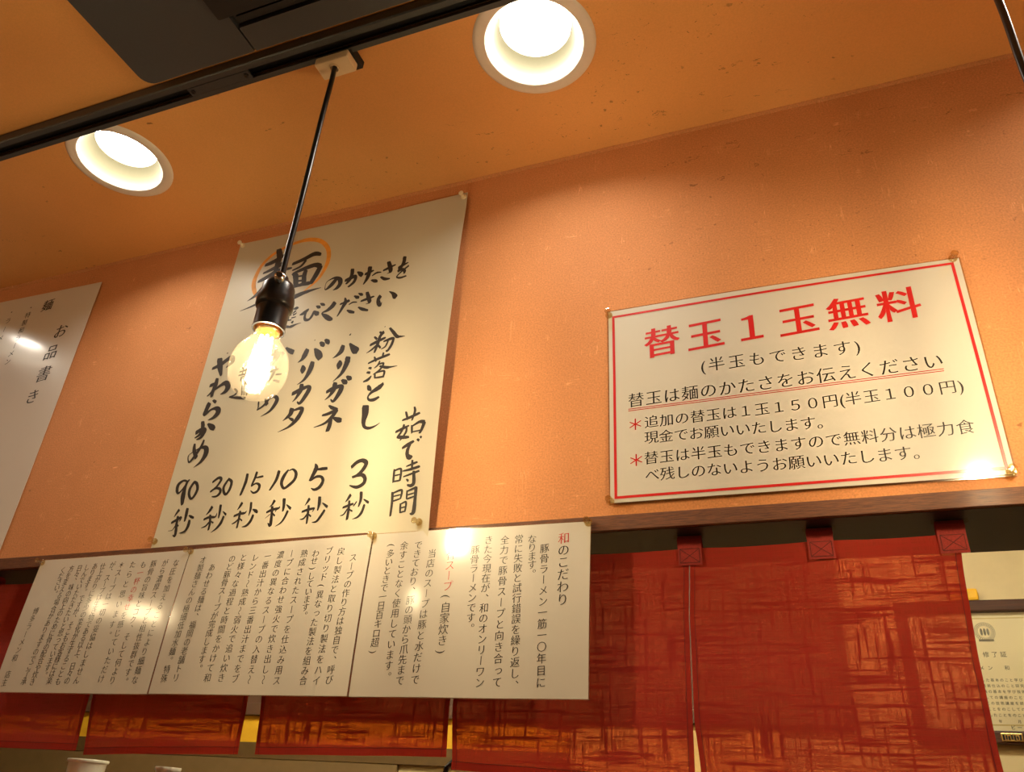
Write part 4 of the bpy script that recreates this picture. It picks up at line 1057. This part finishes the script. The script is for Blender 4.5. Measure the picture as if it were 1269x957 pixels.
# loops folded over the top edge, each with a crossed square of stitching
for x in (-1.325, -1.18, -1.032, -.884, -.736, -.588, -.440, -.289, -.1415, .0062, .1395):
    w2 = .0145; zb_, z1_ = 1.6815, 1.7188; b = bmesh.new(); prof = []
    for z in (zb_, zb_+.008, zb_+.016, zb_+.024, zb_+.030): prof.append((s_noren(x, z)-.0030, z))
    prof += [(s_noren(x, 1.7)-.0040, 1.7130), (s_noren(x, 1.7)-.0025, 1.7178), (.034, 1.7185), (.040, 1.7150), (.041, 1.7080), (.0400, 1.695)]
    rows = [[b.verts.new((x+w2*(i/4-.5)*2*(1 if z < 1.71 else .97)+.0006*math.sin(z*700+i), y, z)) for i in range(5)] for y, z in prof]
    for A, B in zip(rows, rows[1:]):
        for i in range(4): b.faces.new((A[i], A[i+1], B[i+1], B[i]))
    lp = smooth(obj('hanging_loop', b, 'tab', t), 60)
    vs, fs = [], []; g2 = lambda X, Z: s_noren(x, Z)-.0036
    c_ = [(x-.0115, 1.6845), (x+.0115, 1.6845), (x+.0115, 1.7015), (x-.0115, 1.7015)]
    for a, bq in ((0, 1), (1, 2), (2, 3), (3, 0), (0, 2), (1, 3)): strip(vs, fs, c_[a], c_[bq], .0007, g2, 4)
    me = D.meshes.new('cross_stitching'); me.from_pydata(vs, [], fs); obj('cross_stitching', me, 'thread', lp)
    tb = bmesh.new(); rr = [[tb.verts.new((x+(i/5-.5)*.036, s_noren(x, 1.7)-.0055+.0009*math.sin(i*2.1+j)-.001*j, 1.7192-.0032*j+.0006*math.sin(i*1.3+x*90))) for i in range(6)] for j in range(3)]
    for A, B in zip(rr, rr[1:]):
        for i in range(5): tb.faces.new((A[i], A[i+1], B[i+1], B[i]))
    obj('tape_strip', tb, 'tape', lp)

# ------------------------------------------------------------------ certificate on the kitchen wall
CX0, CX1, CZ0, CZ1 = .145, .475, 1.597, 1.880
t = thing('framed_certificate', 'wood framed certificate with round emblem beside the curtain edge', 'certificate', (0, 0, 0))
yF = KY-.024
for nm, a in (('frame_rail', (CX0, CX1, yF, KY-.0003, CZ1-.024, CZ1)), ('frame_rail', (CX0, CX1, yF, KY-.0003, CZ0, CZ0+.024)),
              ('frame_stile', (CX0, CX0+.024, yF, KY-.0003, CZ0+.0242, CZ1-.0242)), ('frame_stile', (CX1-.024, CX1, yF, KY-.0003, CZ0+.0242, CZ1-.0242))):
    obj(nm, bx(*a, bev=.003), 'frame', t)
obj('certificate_paper', bx(CX0+.0242, CX1-.0242, KY-.008, KY-.006, CZ0+.0242, CZ1-.0242), 'paper', t)
vs, fs = [], []; yp = KY-.0084; fl = lambda x, z: yp
c_ = [(CX0+.036, CZ0+.036), (CX1-.036, CZ0+.036), (CX1-.036, CZ1-.036), (CX0+.036, CZ1-.036)]
for a, bq in ((0, 1), (1, 2), (2, 3), (3, 0)): strip(vs, fs, c_[a], c_[bq], .0028, fl, 1)
me = D.meshes.new('gold_border'); me.from_pydata(vs, [], fs); obj('gold_border', me, 'band', t)
vs, fs = [], []
ex, ez = .313, 1.816
def ringm(r0, r1, n_=40, a0=0, a1=360):
    b0 = len(vs)
    for i in range(n_+1):
        a = math.radians(a0+(a1-a0)*i/n_)
        for r_ in (r0, r1): vs.append((ex+r_*math.cos(a), yp, ez+r_*math.sin(a)))
    for i in range(n_): fs.append((b0+2*i, b0+2*i+1, b0+2*i+3, b0+2*i+2))
ringm(.0188, .0196); ringm(.0128, .0134)
for i in range(30): ringm(.0142, .0178, 2, i*12+1, i*12+6)       # the worn ring of tiny letters, too small to read
for dx in (-.0062, 0, .0062):
    b0 = len(vs)
    for i in range(14): a = 2*math.pi*i/14; vs.append((ex+dx+.0025*math.cos(a), yp-.0001, ez+.0075*math.sin(a)))
    fs.append(tuple(range(b0, b0+14)))
strip(vs, fs, (ex-.014, ez-.0175), (ex+.014, ez-.0175), .0045, fl, 2)
me = D.meshes.new('emblem'); me.from_pydata(vs, [], fs); o = obj('emblem', me, 'print', t); o['label'] = 'round dark emblem'
lines = [('修了証', .306, 1.770, .338, 1.770, .012, 'k'), ('ラーメン　和　　殿', .262, 1.7430, .385, 1.7430, .0095, 'k')]
body = ['した基本のこと学びの味を', '技術仕込のこと研究したの', '味の基本を学び技術の会に', 'しての講座のことをした', 'この技術講座を終了した', 'ことをのこしてのした会', 'したことをのこして証の日と']
for i, s in enumerate(body): lines.append((s, .290, 1.7190-.0112*i, .290+.0078*len(s), 1.7190-.0112*i, .0068, 'k'))
lines += [('年　月　日', .305, 1.6340+.006, .372, 1.640, .0065, 'k'), ('ビール株式会社', .325, 1.6290, .392, 1.6290, .0090, 'k')]
write(lines, fl, False, 'text_line', t, 'k', 'print', bx_=.012, bz_=.010, shear=0)
obj('glass_pane', bx(CX0+.0242, CX1-.0242, KY-.0135, KY-.0120, CZ0+.0242, CZ1-.0242), 'pane', t)
pl = obj('gold_plate', bx(.297, .335, yF-.003, yF-.0002, CZ0+.004, CZ0+.019, bev=.0008), 'gold', t)
bb = bmesh.new()
for i in range(7): box(bb, .300+i*.0048, .3030+i*.0048, yF-.0042, yF-.0029, CZ0+.0065+.0012*(i % 2), CZ0+.0162-.0012*(i % 3))
obj('raised_ornament', bb, 'trackdark', pl)
b = bx(.262, .316, KY-.020, KY-.004, CZ1+.0006, CZ1+.027, bev=.006)
tag(obj('yellow_card', b, 'yellow'), 'rounded yellow card standing on top of the framed certificate', 'card')

# ------------------------------------------------------------------ cups on the ledge
def cup(x, y, ztop, label, r=.036):
    h = ztop-1.3302
    t = thing('cup', label, 'cup', (x, y, 1.3302), 'white cups on the ledge')
    smooth(obj('cup_body', lathe([(0, .002), (r*.70, 0), (r*.74, .003), (r*.98, h-.006), (r*1.05, h-.004), (r*1.05, h), (r*.96, h), (r*.72, .006), (0, .005)], 40), 'ceramic', t), 40)
    smooth(obj('rim', lathe([(r*1.05, h-.005), (r*1.075, h-.0035), (r*1.075, h-.0008), (r*1.05, h+.0004)], 40), 'ceramic', t), 40)
    return t
cup(-1.283, .30, 1.4568, 'white cup under the slit between the first two curtain panels', .0330)
cup(-1.078, .28, 1.4500, 'white cup, only its rim showing, under the second curtain panel', .0200)
t = thing('ladle', 'black ladle handle tip under the slit at the right laminated sheet', 'ladle', (-.583, .30, 1.3302))
obj('handle', tube([(0, 0, .006), (.004, 0, .07), (.018, 0, .140), (.030, 0, .150)], .004), 'black', t)
obj('bowl', lathe([(.0, .0), (.02, .0015), (.032, .010), (.035, .022), (.033, .022), (.019, .004), (0, .003)], 30, org=(.0, -.0, 0.0)), 'black', t)
